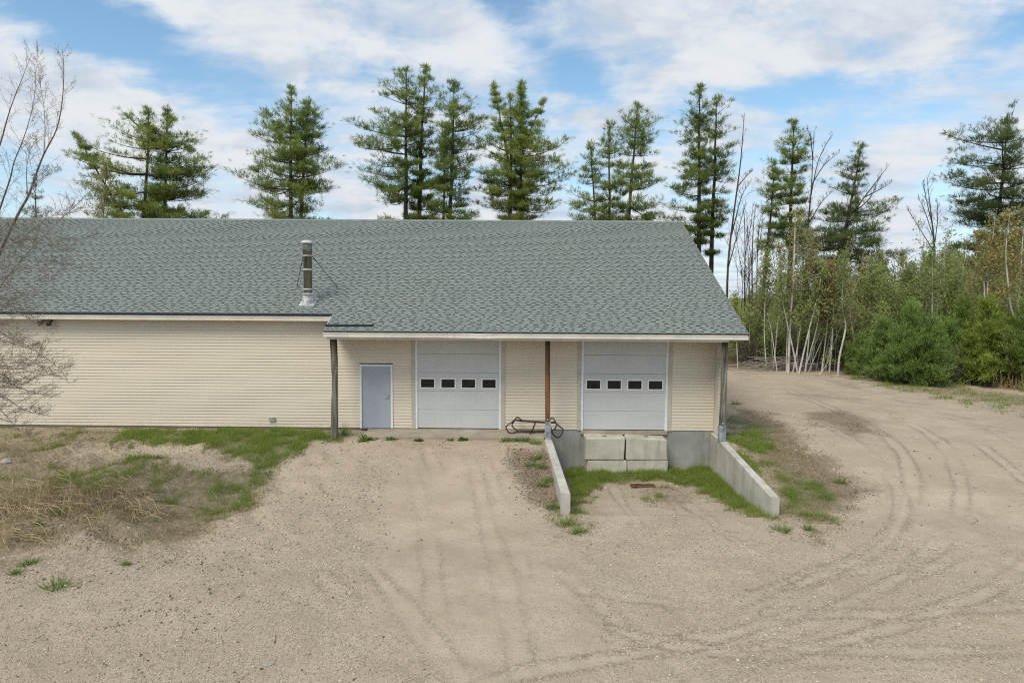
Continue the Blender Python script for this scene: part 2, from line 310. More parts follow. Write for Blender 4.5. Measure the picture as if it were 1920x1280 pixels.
BIRCHES = [[[[13.06,41.0,-0.0],[12.92,41.0,1.6],[12.74,41.0,4.15]],0.05],
 [[[14.77,41.0,0.27],[14.55,41.0,2.25],[14.56,41.0,4.8],[14.62,41.0,6.69]],0.05],
 [[[15.16,41.0,0.2],[15.33,41.0,2.58],[15.41,41.0,4.8],[15.3,41.0,7.33]],0.07],
 [[[15.03,40.0,0.37],[14.67,40.0,2.0],[14.38,40.0,3.24]],0.04],
 [[[15.67,40.0,0.0],[15.69,40.0,2.94],[15.77,40.0,5.11],[15.77,40.0,7.57],[15.78,40.0,9.09]],0.11],
 [[[16.03,39.5,-0.06],[15.67,39.5,1.42],[15.39,39.5,2.5],[14.96,39.5,4.18],[14.8,39.5,5.4]],0.07],
 [[[16.09,39.5,-0.06],[16.45,39.5,1.74],[16.71,39.5,2.97],[17.05,39.5,4.65],[17.21,39.5,6.02]],0.08],
 [[[15.94,40.0,0.13],[16.2,40.0,1.7],[16.35,40.0,3.57],[16.4,40.0,5.42]],0.06],
 [[[16.66,40.0,0.2],[16.79,40.0,1.7],[16.81,40.0,3.57],[16.62,40.0,5.42],[16.46,40.0,7.88]],0.07],
 [[[16.6,40.0,0.13],[17.2,40.0,2.33],[17.33,40.0,3.57],[17.15,40.0,6.04]],0.05],
 [[[17.05,40.5,0.15],[17.75,40.5,1.67],[18.17,40.5,2.94],[18.28,40.5,4.19]],0.05],
 [[[17.61,40.0,0.39],[17.81,40.0,2.33],[17.85,40.0,3.89],[17.73,40.0,6.05]],0.06],
 [[[18.06,40.0,-0.07],[18.15,40.0,1.71],[18.14,40.0,4.2],[18.04,40.0,6.05]],0.08],
 [[[17.04,39.0,-0.06],[17.5,39.0,0.56],[17.6,39.0,1.17]],0.05],
 [[[18.11,39.0,-0.17],[18.15,39.0,0.87],[18.42,39.0,2.39],[18.37,39.0,3.0],[18.18,39.0,3.91],[18.18,39.0,5.41],[18.19,39.0,6.61]],0.09],
 [[[18.42,39.1,2.81],[18.61,39.1,4.21],[18.8,39.1,5.42],[18.82,39.1,6.92]],0.05],
 [[[20.02,39.0,0.21],[20.36,39.0,1.5],[20.5,39.0,3.01],[20.56,39.0,3.77]],0.06],
 [[[25.94,35.0,0.76],[25.44,35.0,2.4],[24.85,35.0,3.75],[24.61,35.0,5.09],[24.41,35.0,6.7],[24.49,35.0,8.56]],0.1],
 [[[25.24,35.0,4.29],[25.2,35.0,6.44],[25.26,35.0,8.57]],0.06],
 [[[24.34,36.0,0.36],[24.15,36.0,4.27],[23.95,36.0,5.93],[23.75,36.0,7.58]],0.07],
 [[[24.41,36.0,0.64],[24.28,36.0,4.83],[24.35,36.0,6.49],[24.46,36.0,8.4]],0.08],
 [[[22.77,38.0,1.59],[22.64,38.0,4.25],[22.48,38.0,6.87]],0.06],
 [[[25.41,34.0,-0.46],[24.56,34.0,0.6],[23.89,34.0,1.79]],0.06],
 [[[25.24,34.0,0.07],[24.1,34.0,1.66],[23.78,34.0,2.71]],0.05]]
BARE = [["H",[[[14.41,48.0,1.11],[14.37,48.0,6.32],[14.67,48.0,10.0],[15.01,48.0,13.27],[15.13,48.0,15.44],[15.2,48.0,16.8]],[[14.57,48.0,8.53],[15.15,48.0,11.1],[15.78,48.0,12.19]],[[14.87,48.0,11.82],[15.48,48.0,12.55],[15.9,48.0,12.91]],[[14.41,48.0,6.32],[15.04,48.0,8.9],[15.46,48.0,10.73]]],0.14],
 ["K1",[[[21.98,49.0,2.62],[22.68,49.0,8.66],[23.72,49.0,10.71],[24.77,49.0,12.2],[25.75,49.0,13.57]],[[22.96,49.0,9.03],[23.54,49.0,10.53],[23.27,49.0,12.38]],[[24.07,49.0,11.27],[25.16,49.0,11.83],[25.96,49.0,12.32]],[[23.37,49.0,10.15],[24.51,49.0,11.27],[25.12,49.0,12.76]],[[22.35,49.0,7.53],[22.99,49.0,10.15],[22.87,49.0,11.27]]],0.16],
 ["K2",[[[20.94,51.0,1.74],[21.06,51.0,9.21],[21.2,51.0,12.69],[21.21,51.0,16.33]],[[21.1,51.0,11.15],[21.64,51.0,14.23],[22.61,51.0,16.14]],[[21.13,51.0,12.3],[22.05,51.0,13.85],[23.17,51.0,14.81]],[[21.22,51.0,14.23],[21.0,51.0,15.76],[20.67,51.0,16.52]],[[21.08,51.0,9.6],[21.96,51.0,11.15],[22.7,51.0,11.93]]],0.14],
 ["M",[[[27.65,46.0,2.07],[27.38,46.0,7.38],[27.15,46.0,9.13],[26.86,46.0,10.87],[26.65,46.0,12.26]],[[27.37,46.0,7.73],[27.49,46.0,9.48],[27.39,46.0,10.7]],[[27.31,46.0,7.38],[26.37,46.0,8.78],[25.42,46.0,10.17]],[[27.35,46.0,8.08],[26.67,46.0,9.83],[26.16,46.0,10.87]],[[27.15,46.0,9.13],[26.74,46.0,10.53],[26.39,46.0,11.91]]],0.12],
 ["N1",[[[16.9,52.0,2.46],[16.85,52.0,6.49],[16.72,52.0,9.67],[16.59,52.0,11.06]],[[16.83,52.0,7.29],[17.19,52.0,9.67],[17.31,52.0,11.06]]],0.09],
 ["N2",[[[17.92,53.0,2.43],[17.71,53.0,6.53],[17.73,53.0,9.78],[17.92,53.0,11.39]],[[17.71,53.0,6.53],[17.31,53.0,8.96],[17.17,53.0,10.58]]],0.1],
 ["N3",[[[18.51,54.0,2.39],[18.43,54.0,7.4],[18.52,54.0,9.88],[18.81,54.0,10.91]],[[18.43,54.0,7.4],[18.7,54.0,9.47],[18.74,54.0,10.7]]],0.07]]
WEEDS = [[[-4.79,21.14],0.34,"broad"],
 [[-5.68,21.33],0.4,"tall"],
 [[-6.5,22.53],0.45,"tall"],
 [[-3.99,21.18],0.22,"broad"],
 [[-3.17,21.06],0.2,"broad"],
 [[-2.15,20.96],0.16,"broad"],
 [[-1.78,20.85],0.22,"broad"],
 [[-0.45,20.79],0.26,"tuft"],
 [[-0.13,20.8],0.26,"tuft"],
 [[0.15,20.81],0.26,"tuft"],
 [[0.49,20.53],0.3,"tuft"],
 [[0.53,19.31],0.3,"tuft"],
 [[0.31,18.87],0.22,"tuft"],
 [[0.58,18.72],0.24,"tuft"],
 [[0.55,17.64],0.24,"tuft"],
 [[0.73,17.93],0.26,"tuft"],
 [[0.79,16.48],0.25,"tuft"],
 [[-9.75,13.14],0.26,"tuft"],
 [[-9.78,12.74],0.16,"tuft"],
 [[-8.61,12.22],0.36,"tuft"],
 [[-7.84,13.14],0.14,"tuft"],
 [[-10.45,14.38],0.18,"tuft"],
 [[-10.26,14.71],0.2,"tuft"],
 [[5.98,15.3],0.3,"tuft"],
 [[8.64,18.24],0.26,"tuft"],
 [[1.11,15.57],0.3,"tuft"],
 [[1.34,15.11],0.26,"tuft"],
 [[7.79,17.18],0.3,"tuft"],
 [[-11.49,18.82],0.24,"broad"],
 [[-11.11,19.03],0.26,"broad"],
 [[-10.22,18.85],0.22,"tuft"],
 [[-10.84,19.37],0.2,"tuft"],
 [[8.79,27.73],0.3,"tuft"],
 [[6.62,15.41],0.2,"tuft"],
 [[7.86,17.93],0.28,"tuft"]]
STRAW = [[[-10.62,15.24],0.75],
 [[-10.91,14.78],0.8],
 [[-11.6,15.06],0.8],
 [[-11.74,14.61],0.8],
 [[-11.24,16.05],0.7],
 [[-10.29,16.65],0.55],
 [[-9.97,16.79],0.5],
 [[-9.34,15.28],0.5],
 [[-10.3,15.9],0.55],
 [[-8.92,15.29],0.45],
 [[-9.73,14.81],0.5],
 [[-10.63,13.91],0.6],
 [[24.26,33.7],0.5],
 [[24.0,34.46],0.5]]
STONES = [[[-7.07,21.5],0.26],
 [[-14.25,18.5],0.34],
 [[-13.18,18.92],0.16],
 [[3.89,12.47],0.1],
 [[-3.73,9.78],0.16],
 [[20.49,36.8],0.3],
 [[20.7,35.92],0.25],
 [[20.96,35.09],0.3],
 [[21.21,34.69],0.25],
 [[-11.81,20.07],0.16],
 [[-10.34,14.44],0.12],
 [[1.48,11.36],0.07]]
MISC = {'brush': [[12.74,40.89],[16.49,42.36]],
 'cattail': [[23.95,34.86],[23.94,34.46],[23.99,34.07],[24.21,33.89],[24.25,33.51],[24.24,33.14],[24.23,32.78],[24.09,36.14]],
 'ypine': [[[20.61,35.92],[]]],
 'drain': [[3.32,19.66],[3.95,19.68]]}
UNDER = [[[19.68,34.6],3.86,1.68,"ypine"],
 [[20.42,34.05],3.21,1.2,"ypine"],
 [[19.5,35.0],2.08,1.23,"ypine"],
 [[23.59,34.84],4.28,1.58,"hem"],
 [[23.31,36.31],4.26,1.28,"hem"],
 [[24.85,34.92],3.21,1.36,"hem"],
 [[19.42,39.16],2.09,1.16,"ypine"],
 [[21.68,34.8],1.84,1.03,"brown"],
 [[22.47,42.78],4.2,1.67,"leaf"],
 [[21.37,46.94],4.15,1.83,"leaf"],
 [[18.03,50.9],4.88,1.79,"leaf"],
 [[20.84,53.03],4.09,1.66,"leaf"],
 [[19.29,45.48],2.74,1.42,"leaf"],
 [[15.87,49.14],3.33,1.34,"leaf"],
 [[24.16,49.68],5.68,1.94,"leaf"],
 [[26.78,50.26],6.48,2.16,"leaf"],
 [[24.88,42.94],6.85,2.01,"leaf"],
 [[28.57,45.09],7.33,2.11,"leaf"],
 [[31.19,45.86],8.44,1.97,"leafo"],
 [[33.94,46.71],9.23,2.01,"leafo"],
 [[28.4,39.49],5.48,1.54,"leaf"],
 [[20.52,47.5],8.16,1.86,"leafr"],
 [[22.57,49.58],7.57,1.74,"leafy"],
 [[21.02,51.43],8.85,1.61,"leafy"],
 [[16.56,44.8],2.05,1.05,"brown"],
 [[17.55,42.93],1.5,1.01,"brown"],
 [[14.78,44.67],1.7,1.05,"brown"],
 [[18.71,41.8],1.59,0.98,"brown"],
 [[22.13,42.76],6.83,1.34,"leaf"],
 [[27.49,45.03],5.25,1.76,"leaf"],
 [[24.16,49.68],8.34,1.75,"leafy"],
 [[20.56,53.36],5.74,1.67,"leaf"],
 [[19.45,36.73],3.1,1.38,"ypine"],
 [[22.08,35.58],3.16,1.33,"ypine"],
 [[24.07,34.87],2.94,1.63,"hem"],
 [[24.74,33.73],4.04,1.58,"hem"],
 [[23.22,35.23],2.23,1.24,"hem"],
 [[17.08,46.66],3.19,1.49,"leaf"],
 [[25.97,49.17],4.16,1.84,"leaf"],
 [[16.41,50.53],1.45,1.78,"leaf"],
 [[16.6,44.68],2.55,1.57,"leaf"],
 [[20.59,46.89],3.75,1.54,"leaf"],
 [[22.64,48.96],2.7,1.3,"leaf"],
 [[26.42,51.14],4.22,1.2,"leaf"],
 [[21.15,44.99],2.64,1.69,"leaf"],
 [[14.86,46.52],3.36,1.38,"leaf"],
 [[20.65,48.84],4.05,1.6,"leaf"],
 [[24.5,51.02],5.24,1.67,"leaf"],
 [[21.76,45.03],4.17,1.2,"leaf"],
 [[24.5,47.15],2.93,1.25,"leaf"],
 [[20.88,48.85],2.81,1.64,"leaf"],
 [[25.31,51.07],5.16,1.72,"leaf"],
 [[19.31,44.86],3.29,1.44,"leaf"],
 [[20.51,46.89],3.35,1.36,"leaf"],
 [[25.81,49.16],4.84,1.15,"leaf"],
 [[26.29,51.13],5.8,1.4,"leaf"],
 [[21.44,45.01],3.4,1.65,"leaf"],
 [[23.27,41.8],6.14,1.8,"leaf"],
 [[25.78,43.87],7.24,1.89,"leaf"],
 [[28.43,45.95],7.03,1.97,"leaf"],
 [[26.16,40.04],7.62,1.72,"leaf"],
 [[28.48,42.1],8.43,1.81,"leafo"],
 [[31.07,44.16],8.8,1.9,"leaf"],
 [[33.77,46.23],9.36,1.99,"leafo"],
 [[30.53,40.3],8.89,1.73,"leaf"],
 [[25.28,41.91],5.19,1.8,"leaf"],
 [[29.31,44.07],5.92,1.89,"leaf"],
 [[32.66,46.17],6.36,1.98,"leaf"]]


# ------------------------------------------------------------------ mesh helpers


class MB:
    """collects vertices and faces and links them as ONE mesh object"""
    def __init__(s):
        s.v, s.q, s.t, s.qm, s.tm, s.n, s.at = [], [], [], [], [], 0, []

    def add(s, V, Q=None, T=None, m=0):
        V = np.asarray(V, float).reshape(-1, 3)
        s.v.append(V)
        if Q is not None and len(Q):
            Q = np.asarray(Q, int).reshape(-1, 4) + s.n
            s.q.append(Q); s.qm.append(np.full(len(Q), m))
        if T is not None and len(T):
            T = np.asarray(T, int).reshape(-1, 3) + s.n
            s.t.append(T); s.tm.append(np.full(len(T), m))
        s.n += len(V)
        return s

    def box(s, lo, hi, m=0):
        (a, b, c), (d, e, f) = lo, hi
        V = [(a, b, c), (d, b, c), (d, e, c), (a, e, c), (a, b, f), (d, b, f), (d, e, f), (a, e, f)]
        return s.add(V, [(0, 3, 2, 1), (4, 5, 6, 7), (0, 1, 5, 4), (1, 2, 6, 5), (2, 3, 7, 6), (3, 0, 4, 7)], m=m)

    def hexa(s, V, m=0):
        """8 corners in the order of box()"""
        return s.add(V, [(0, 3, 2, 1), (4, 5, 6, 7), (0, 1, 5, 4), (1, 2, 6, 5), (2, 3, 7, 6), (3, 0, 4, 7)], m=m)

    def cbox(s, lo, hi, b=0.01, m=0):
        """box with chamfered edges"""
        lo, hi = np.array(lo, float), np.array(hi, float)
        V, idx = [], {}
        for cx in (0, 1):
            for cy in (0, 1):
                for cz in (0, 1):
                    c = np.array([hi[0] if cx else lo[0], hi[1] if cy else lo[1], hi[2] if cz else lo[2]])
                    sg = np.array([-1 if cx else 1, -1 if cy else 1, -1 if cz else 1]) * b
                    for ax in range(3):
                        p = c + sg; p[ax] = c[ax]
                        idx[(cx, cy, cz, ax)] = len(V); V.append(p)
        Q, T = [], []
        for ax in range(3):
            o1, o2 = (ax + 1) % 3, (ax + 2) % 3
            for sd in (0, 1):
                f = []
                for a_, b_ in ((0, 0), (1, 0), (1, 1), (0, 1)):
                    k = [0, 0, 0]; k[ax] = sd; k[o1] = a_; k[o2] = b_
                    f.append(idx[(*k, ax)])
                Q.append(f if sd else f[::-1])
        for ax in range(3):
            o1, o2 = (ax + 1) % 3, (ax + 2) % 3
            for a_ in (0, 1):
                for b_ in (0, 1):
                    k0 = [0, 0, 0]; k0[o1] = a_; k0[o2] = b_; k1 = list(k0); k1[ax] = 1
                    f = [idx[(*k0, o1)], idx[(*k1, o1)], idx[(*k1, o2)], idx[(*k0, o2)]]
                    Q.append(f if a_ == b_ else f[::-1])
        for cx in (0, 1):
            for cy in (0, 1):
                for cz in (0, 1):
                    f = [idx[(cx, cy, cz, i)] for i in range(3)]
                    T.append(f if (cx + cy + cz) % 2 else f[::-1])
        return s.add(V, Q, T, m=m)

    def tube(s, pts, r, sides=5, m=0, cap=False):
        P = np.asarray(pts, float)
        n = len(P)
        r = np.broadcast_to(np.asarray(r, float), (n,))
        d = np.gradient(P, axis=0)
        d /= np.linalg.norm(d, axis=1, keepdims=True) + 1e-9
        ref = np.array([0.0, 0.0, 1.0]) if abs(d[:, 2]).mean() < 0.75 else np.array([1.0, 0.3, 0.0])
        u = np.cross(d, ref); u /= np.linalg.norm(u, axis=1, keepdims=True) + 1e-9
        w = np.cross(d, u)
        a = np.arange(sides) * 2 * np.pi / sides
        V = P[:, None] + r[:, None, None] * (u[:, None] * np.cos(a)[None, :, None] + w[:, None] * np.sin(a)[None, :, None])
        i = np.arange(n - 1)[:, None] * sides
        j = np.arange(sides)[None]
        k = (j + 1) % sides
        Q = np.stack([i + j, i + k, i + sides + k, i + sides + j], -1).reshape(-1, 4)
        T = None
        V = V.reshape(-1, 3)
        if cap:
            V = np.concatenate([V, P[:1], P[-1:]])
            T = [(n * sides, (q + 1) % sides, q) for q in range(sides)] + [(n * sides + 1, (n - 1) * sides + q, (n - 1) * sides + (q + 1) % sides) for q in range(sides)]
        return s.add(V, Q, T, m=m)

    def lathe(s, prof, centre, sides=20, m=0):
        """prof: list of (radius, z) from bottom to top"""
        a = np.arange(sides) * 2 * np.pi / sides
        V = np.array([[centre[0] + r * math.cos(t), centre[1] + r * math.sin(t), centre[2] + z] for r, z in prof for t in a])
        Q = [(i * sides + j, i * sides + (j + 1) % sides, (i + 1) * sides + (j + 1) % sides, (i + 1) * sides + j) for i in range(len(prof) - 1) for j in range(sides)]
        return s.add(V, Q, m=m)

    def mesh(s, name, mats, smooth=False):
        me = bpy.data.meshes.new(name)
        V = np.concatenate(s.v) if s.v else np.zeros((0, 3))
        Q = np.concatenate(s.q) if s.q else np.zeros((0, 4), int)
        T = np.concatenate(s.t) if s.t else np.zeros((0, 3), int)
        me.vertices.add(len(V))
        me.vertices.foreach_set('co', V.astype(np.float32).ravel())
        nl = Q.size + T.size
        me.loops.add(nl)
        me.loops.foreach_set('vertex_index', np.concatenate([Q.ravel(), T.ravel()]).astype(np.int32))
        nf = len(Q) + len(T)
        me.polygons.add(nf)
        st = np.concatenate([np.arange(len(Q)) * 4, Q.size + np.arange(len(T)) * 3]).astype(np.int32)
        me.polygons.foreach_set('loop_start', st)
        mi = np.concatenate((s.qm or [np.zeros(0)]) + (s.tm or [np.zeros(0)])).astype(np.int32)
        me.polygons.foreach_set('material_index', mi)
        me.polygons.foreach_set('use_smooth', np.full(nf, smooth, dtype=bool))
        for m in (mats if isinstance(mats, (list, tuple)) else [mats]):
            me.materials.append(m)
        me.update(calc_edges=True)
        return me

    def build(s, name, mats, parent=None, smooth=False, loc=None):
        return link(name, s.mesh(name, mats, smooth), parent, loc)


def link(name, me, parent=None, loc=None):
    o = bpy.data.objects.new(name, me)
    col.objects.link(o)
    if parent is not None:
        o.parent = parent
    if loc is not None:
        o.location = loc
    return o


def tag(o, label, cat, group=None):
    o['label'] = label; o['category'] = cat
    if group:
        o['group'] = group
    return o


def thing(name, label, cat, loc=(0, 0, 0), group=None, rot=0.0):
    o = bpy.data.objects.new(name, None)
    o.empty_display_size = 0.2
    col.objects.link(o)
    o.location = loc
    o.rotation_euler = (0, 0, rot)
    return tag(o, label, cat, group)


def structure(o):
    o['kind'] = 'structure'
    return o


def stuff(o, label=None):
    o['kind'] = 'stuff'
    if label:
        o['label'] = label
    return o


# ------------------------------------------------------------------ materials


def new_mat(name, fn, rough=0.8, spec=0.3, metal=0.0):
    m = bpy.data.materials.new(name)
    m.use_nodes = True
    t = m.node_tree
    t.nodes.clear()
    g = NT(t)
    b = g.n('ShaderNodeBsdfPrincipled')
    b.inputs['Roughness'].default_value = rough
    b.inputs['Specular IOR Level'].default_value = spec
    b.inputs['Metallic'].default_value = metal
    o = g.n('ShaderNodeOutputMaterial')
    t.links.new(b.outputs[0], o.inputs[0])
    g.obj = g.n('ShaderNodeTexCoord').outputs['Object']
    gm = g.n('ShaderNodeNewGeometry')
    g.pos, g.island = gm.outputs['Position'], gm.outputs['Random Per Island']
    g.orand = g.n('ShaderNodeObjectInfo').outputs['Random']
    g.b, g.o = b, o
    r = fn(g)
    if r is not None:
        g.set(b.inputs['Base Color'], r)
    return m


def leafy(name, cols, trans=0.3, scale=0.35, rough=0.6):
    """foliage: every leaf its own tint, hue drifting slowly through the crown"""
    def fn(g):
        n = g.noise(g.pos, scale, 2, 0.5)
        c = g.mix(g.ramp(n, 0.35, 0.65), cols[0], cols[1])
        c = g.mix(g.ramp(g.island, 0.55, 1.0), c, cols[2])
        c = g.mix(1.0, c, g.mix(g.orand, (0.84, 0.86, 0.92), (1.22, 1.14, 0.98)), 'MULTIPLY')
        tr = g.n('ShaderNodeBsdfTranslucent')
        g.set(tr.inputs[0], g.mix(0.5, c, cols[2]))
        mx = g.n('ShaderNodeMixShader')
        mx.inputs[0].default_value = trans
        g.t.links.new(g.b.outputs[0], mx.inputs[1]); g.t.links.new(tr.outputs[0], mx.inputs[2])
        g.t.links.new(mx.outputs[0], g.o.inputs[0])
        return c
    return new_mat(name, fn, rough, 0.25)


def m_siding(g):
    n = g.noise(g.map(g.pos, (0.25, 1, 3)), 1.2, 4, 0.6)
    f = g.noise(g.map(g.pos, (3, 3, 60)), 2.0, 3, 0.5)
    c = g.mix(g.ramp(n, 0.3, 0.7), (0.640, 0.568, 0.445), (0.700, 0.623, 0.492))
    c = g.mix(g.math('MULTIPLY', g.ramp(f, 0.5, 0.8), 0.10), c, (0.42, 0.38, 0.30))
    sep = g.n('ShaderNodeSeparateXYZ'); g.set(sep.inputs[0], g.pos)
    splash = g.math('MULTIPLY', g.ramp(sep.outputs[2], 0.45, 0.0), g.ramp(g.noise(g.map(g.pos, (2, 1, 4)), 2.5, 4), 0.45, 0.75))
    c = g.mix(g.math('MULTIPLY', splash, 0.35), c, (0.36, 0.30, 0.22))
    return g.mix(g.math('MULTIPLY', g.orand, 0.012), c, (0.5, 0.45, 0.36))


def m_plain(c, var=0.08, scale=3.0, bump=0.0):
    def fn(g):
        n = g.noise(g.pos, scale, 4, 0.6)
        d = tuple(x * (1 - 2.2 * var) for x in c); l = tuple(min(1, x * (1 + var)) for x in c)
        if bump:
            g.set(g.b.inputs['Normal'], g.bump(g.noise(g.pos, scale * 12, 4), bump, 0.01))
        return g.mix(g.ramp(n, 0.3, 0.7), d, l)
    return fn


def m_shingle(g):
    n = g.noise(g.pos, 0.35, 3, 0.55)
    r = g.math('FRACT', g.math('ADD', g.island, g.math('MULTIPLY', g.orand, 7.31)))
    a = g.mix(g.ramp(n, 0.35, 0.65), (0.216, 0.243, 0.221), (0.230, 0.247, 0.222))
    c = g.mix(r, g.mix(1.0, a, (0.90, 0.91, 0.91), 'MULTIPLY'), g.mix(1.0, a, (1.10, 1.10, 1.09), 'MULTIPLY'))
    gr = g.noise(g.pos, 90, 2, 0.7)
    c = g.mix(g.math('MULTIPLY', g.ramp(gr, 0.55, 0.75), 0.4), c, (0.34, 0.36, 0.34))
    st = g.ramp(g.noise(g.map(g.pos, (1.6, 0.12, 0.12)), 1.0, 4, 0.6), 0.56, 0.75)
    c = g.mix(g.math('MULTIPLY', st, 0.3), c, (0.20, 0.20, 0.175))
    g.set(g.b.inputs['Normal'], g.bump(gr, 0.4, 0.004))
    return c


def m_shingle_butt_shade(g):
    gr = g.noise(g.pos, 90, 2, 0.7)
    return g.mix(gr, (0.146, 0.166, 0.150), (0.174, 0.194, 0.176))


def m_concrete(base, stain=0.5, tan=0.0, rust=False):
    def fn(g):
        n = g.noise(g.pos, 1.4, 6, 0.62)
        v = g.noise(g.map(g.pos, (2.6, 2.6, 0.25)), 1.6, 5, 0.6)
        f = g.noise(g.pos, 45, 3, 0.6)
        d = tuple(x * 0.74 for x in base)
        c = g.mix(g.ramp(n, 0.3, 0.72), d, base)
        c = g.mix(g.math('MULTIPLY', g.ramp(v, 0.5, 0.72), stain), c, tuple(x * 0.52 for x in base))
        c = g.mix(g.math('MULTIPLY', g.ramp(v, 0.44, 0.30), stain * 0.5), c, tuple(min(1, x * 1.35) for x in base))
        if tan:
            c = g.mix(g.math('MULTIPLY', g.ramp(g.noise(g.pos, 2.2, 4), 0.45, 0.7), tan), c, (0.30, 0.205, 0.13))
        if rust:
            rn = g.noise(g.map(g.pos, (7, 7, 0.9), (1.3, 0, 0)), 1.0, 4, 0.6)
            c = g.mix(g.math('MULTIPLY', g.ramp(rn, 0.60, 0.72), 0.6), c, (0.30, 0.17, 0.09))
            pit = g.voro(g.pos, 16)
            c = g.mix(g.ramp(pit, 0.12, 0.05), c, tuple(x * 0.35 for x in base))
        c = g.mix(g.math('MULTIPLY', g.ramp(f, 0.55, 0.8), 0.25), c, tuple(x * 0.5 for x in base))
        g.set(g.b.inputs['Normal'], g.bump(g.math('ADD', f, g.math('MULTIPLY', n, 2.0)), 0.35, 0.006))
        return c
    return fn


def m_wood(light, dark, scale=1.0, top=None, zr=(0, 1)):
    def fn(g):
        n = g.noise(g.map(g.pos, (14 * scale, 14 * scale, 0.9)), 1.5, 6, 0.65, 0.6)
        p = g.noise(g.map(g.pos, (5, 5, 0.7)), 1.1, 4, 0.6)
        c = g.mix(g.ramp(n, 0.35, 0.66), dark, light)
        c = g.mix(g.math('MULTIPLY', g.ramp(p, 0.48, 0.66), 0.75), c, tuple(x * 0.35 for x in dark))
        if top is not None:       # darker colour towards the head of the post
            sep = g.n('ShaderNodeSeparateXYZ'); g.set(sep.inputs[0], g.pos)
            f = g.ramp(g.math('ADD', sep.outputs[2], g.math('MULTIPLY', g.math('SUBTRACT', p, 0.5), 1.2)), zr[0], zr[1])
            c = g.mix(f, c, top)
        g.set(g.b.inputs['Normal'], g.bump(n, 0.7, 0.01))
        return c
    return fn


def m_birch(g):
    n = g.noise(g.map(g.pos, (6, 6, 26)), 1.3, 4, 0.6)
    p = g.noise(g.pos, 1.1, 4, 0.6)
    c = g.mix(g.ramp(n, 0.4, 0.6), (0.48, 0.45, 0.40), (0.70, 0.67, 0.61))
    c = g.mix(g.ramp(n, 0.60, 0.68), c, (0.10, 0.085, 0.07))
    return g.mix(g.math('MULTIPLY', g.ramp(p, 0.48, 0.62), 0.6), c, (0.20, 0.17, 0.14))


def m_bark(a, b):
    def fn(g):
        n = g.noise(g.map(g.pos, (5, 5, 1.0)), 2.0, 5, 0.65)
        g.set(g.b.inputs['Normal'], g.bump(n, 0.8, 0.03))
        return g.mix(g.ramp(n, 0.32, 0.68), a, b)
    return fn


def m_garage(g):
    n = g.noise(g.pos, 0.9, 4, 0.55)
    c = g.mix(g.ramp(n, 0.3, 0.7), (0.515, 0.53, 0.51), (0.565, 0.575, 0.55))
    d = g.noise(g.map(g.pos, (2, 2, 0.6)), 2.2, 5, 0.6)
    return g.mix(g.math('MULTIPLY', g.ramp(d, 0.55, 0.8), 0.18), c, (0.40, 0.40, 0.375))


def m_door(g):
    n = g.noise(g.pos, 1.4, 4, 0.6)
    c = g.mix(g.ramp(n, 0.3, 0.7), (0.325, 0.355, 0.39), (0.37, 0.405, 0.445))
    s = g.noise(g.map(g.pos, (9, 9, 1.2)), 1.0, 3, 0.6)
    return g.mix(g.math('MULTIPLY', g.ramp(s, 0.55, 0.8), 0.25), c, (0.28, 0.29, 0.32))


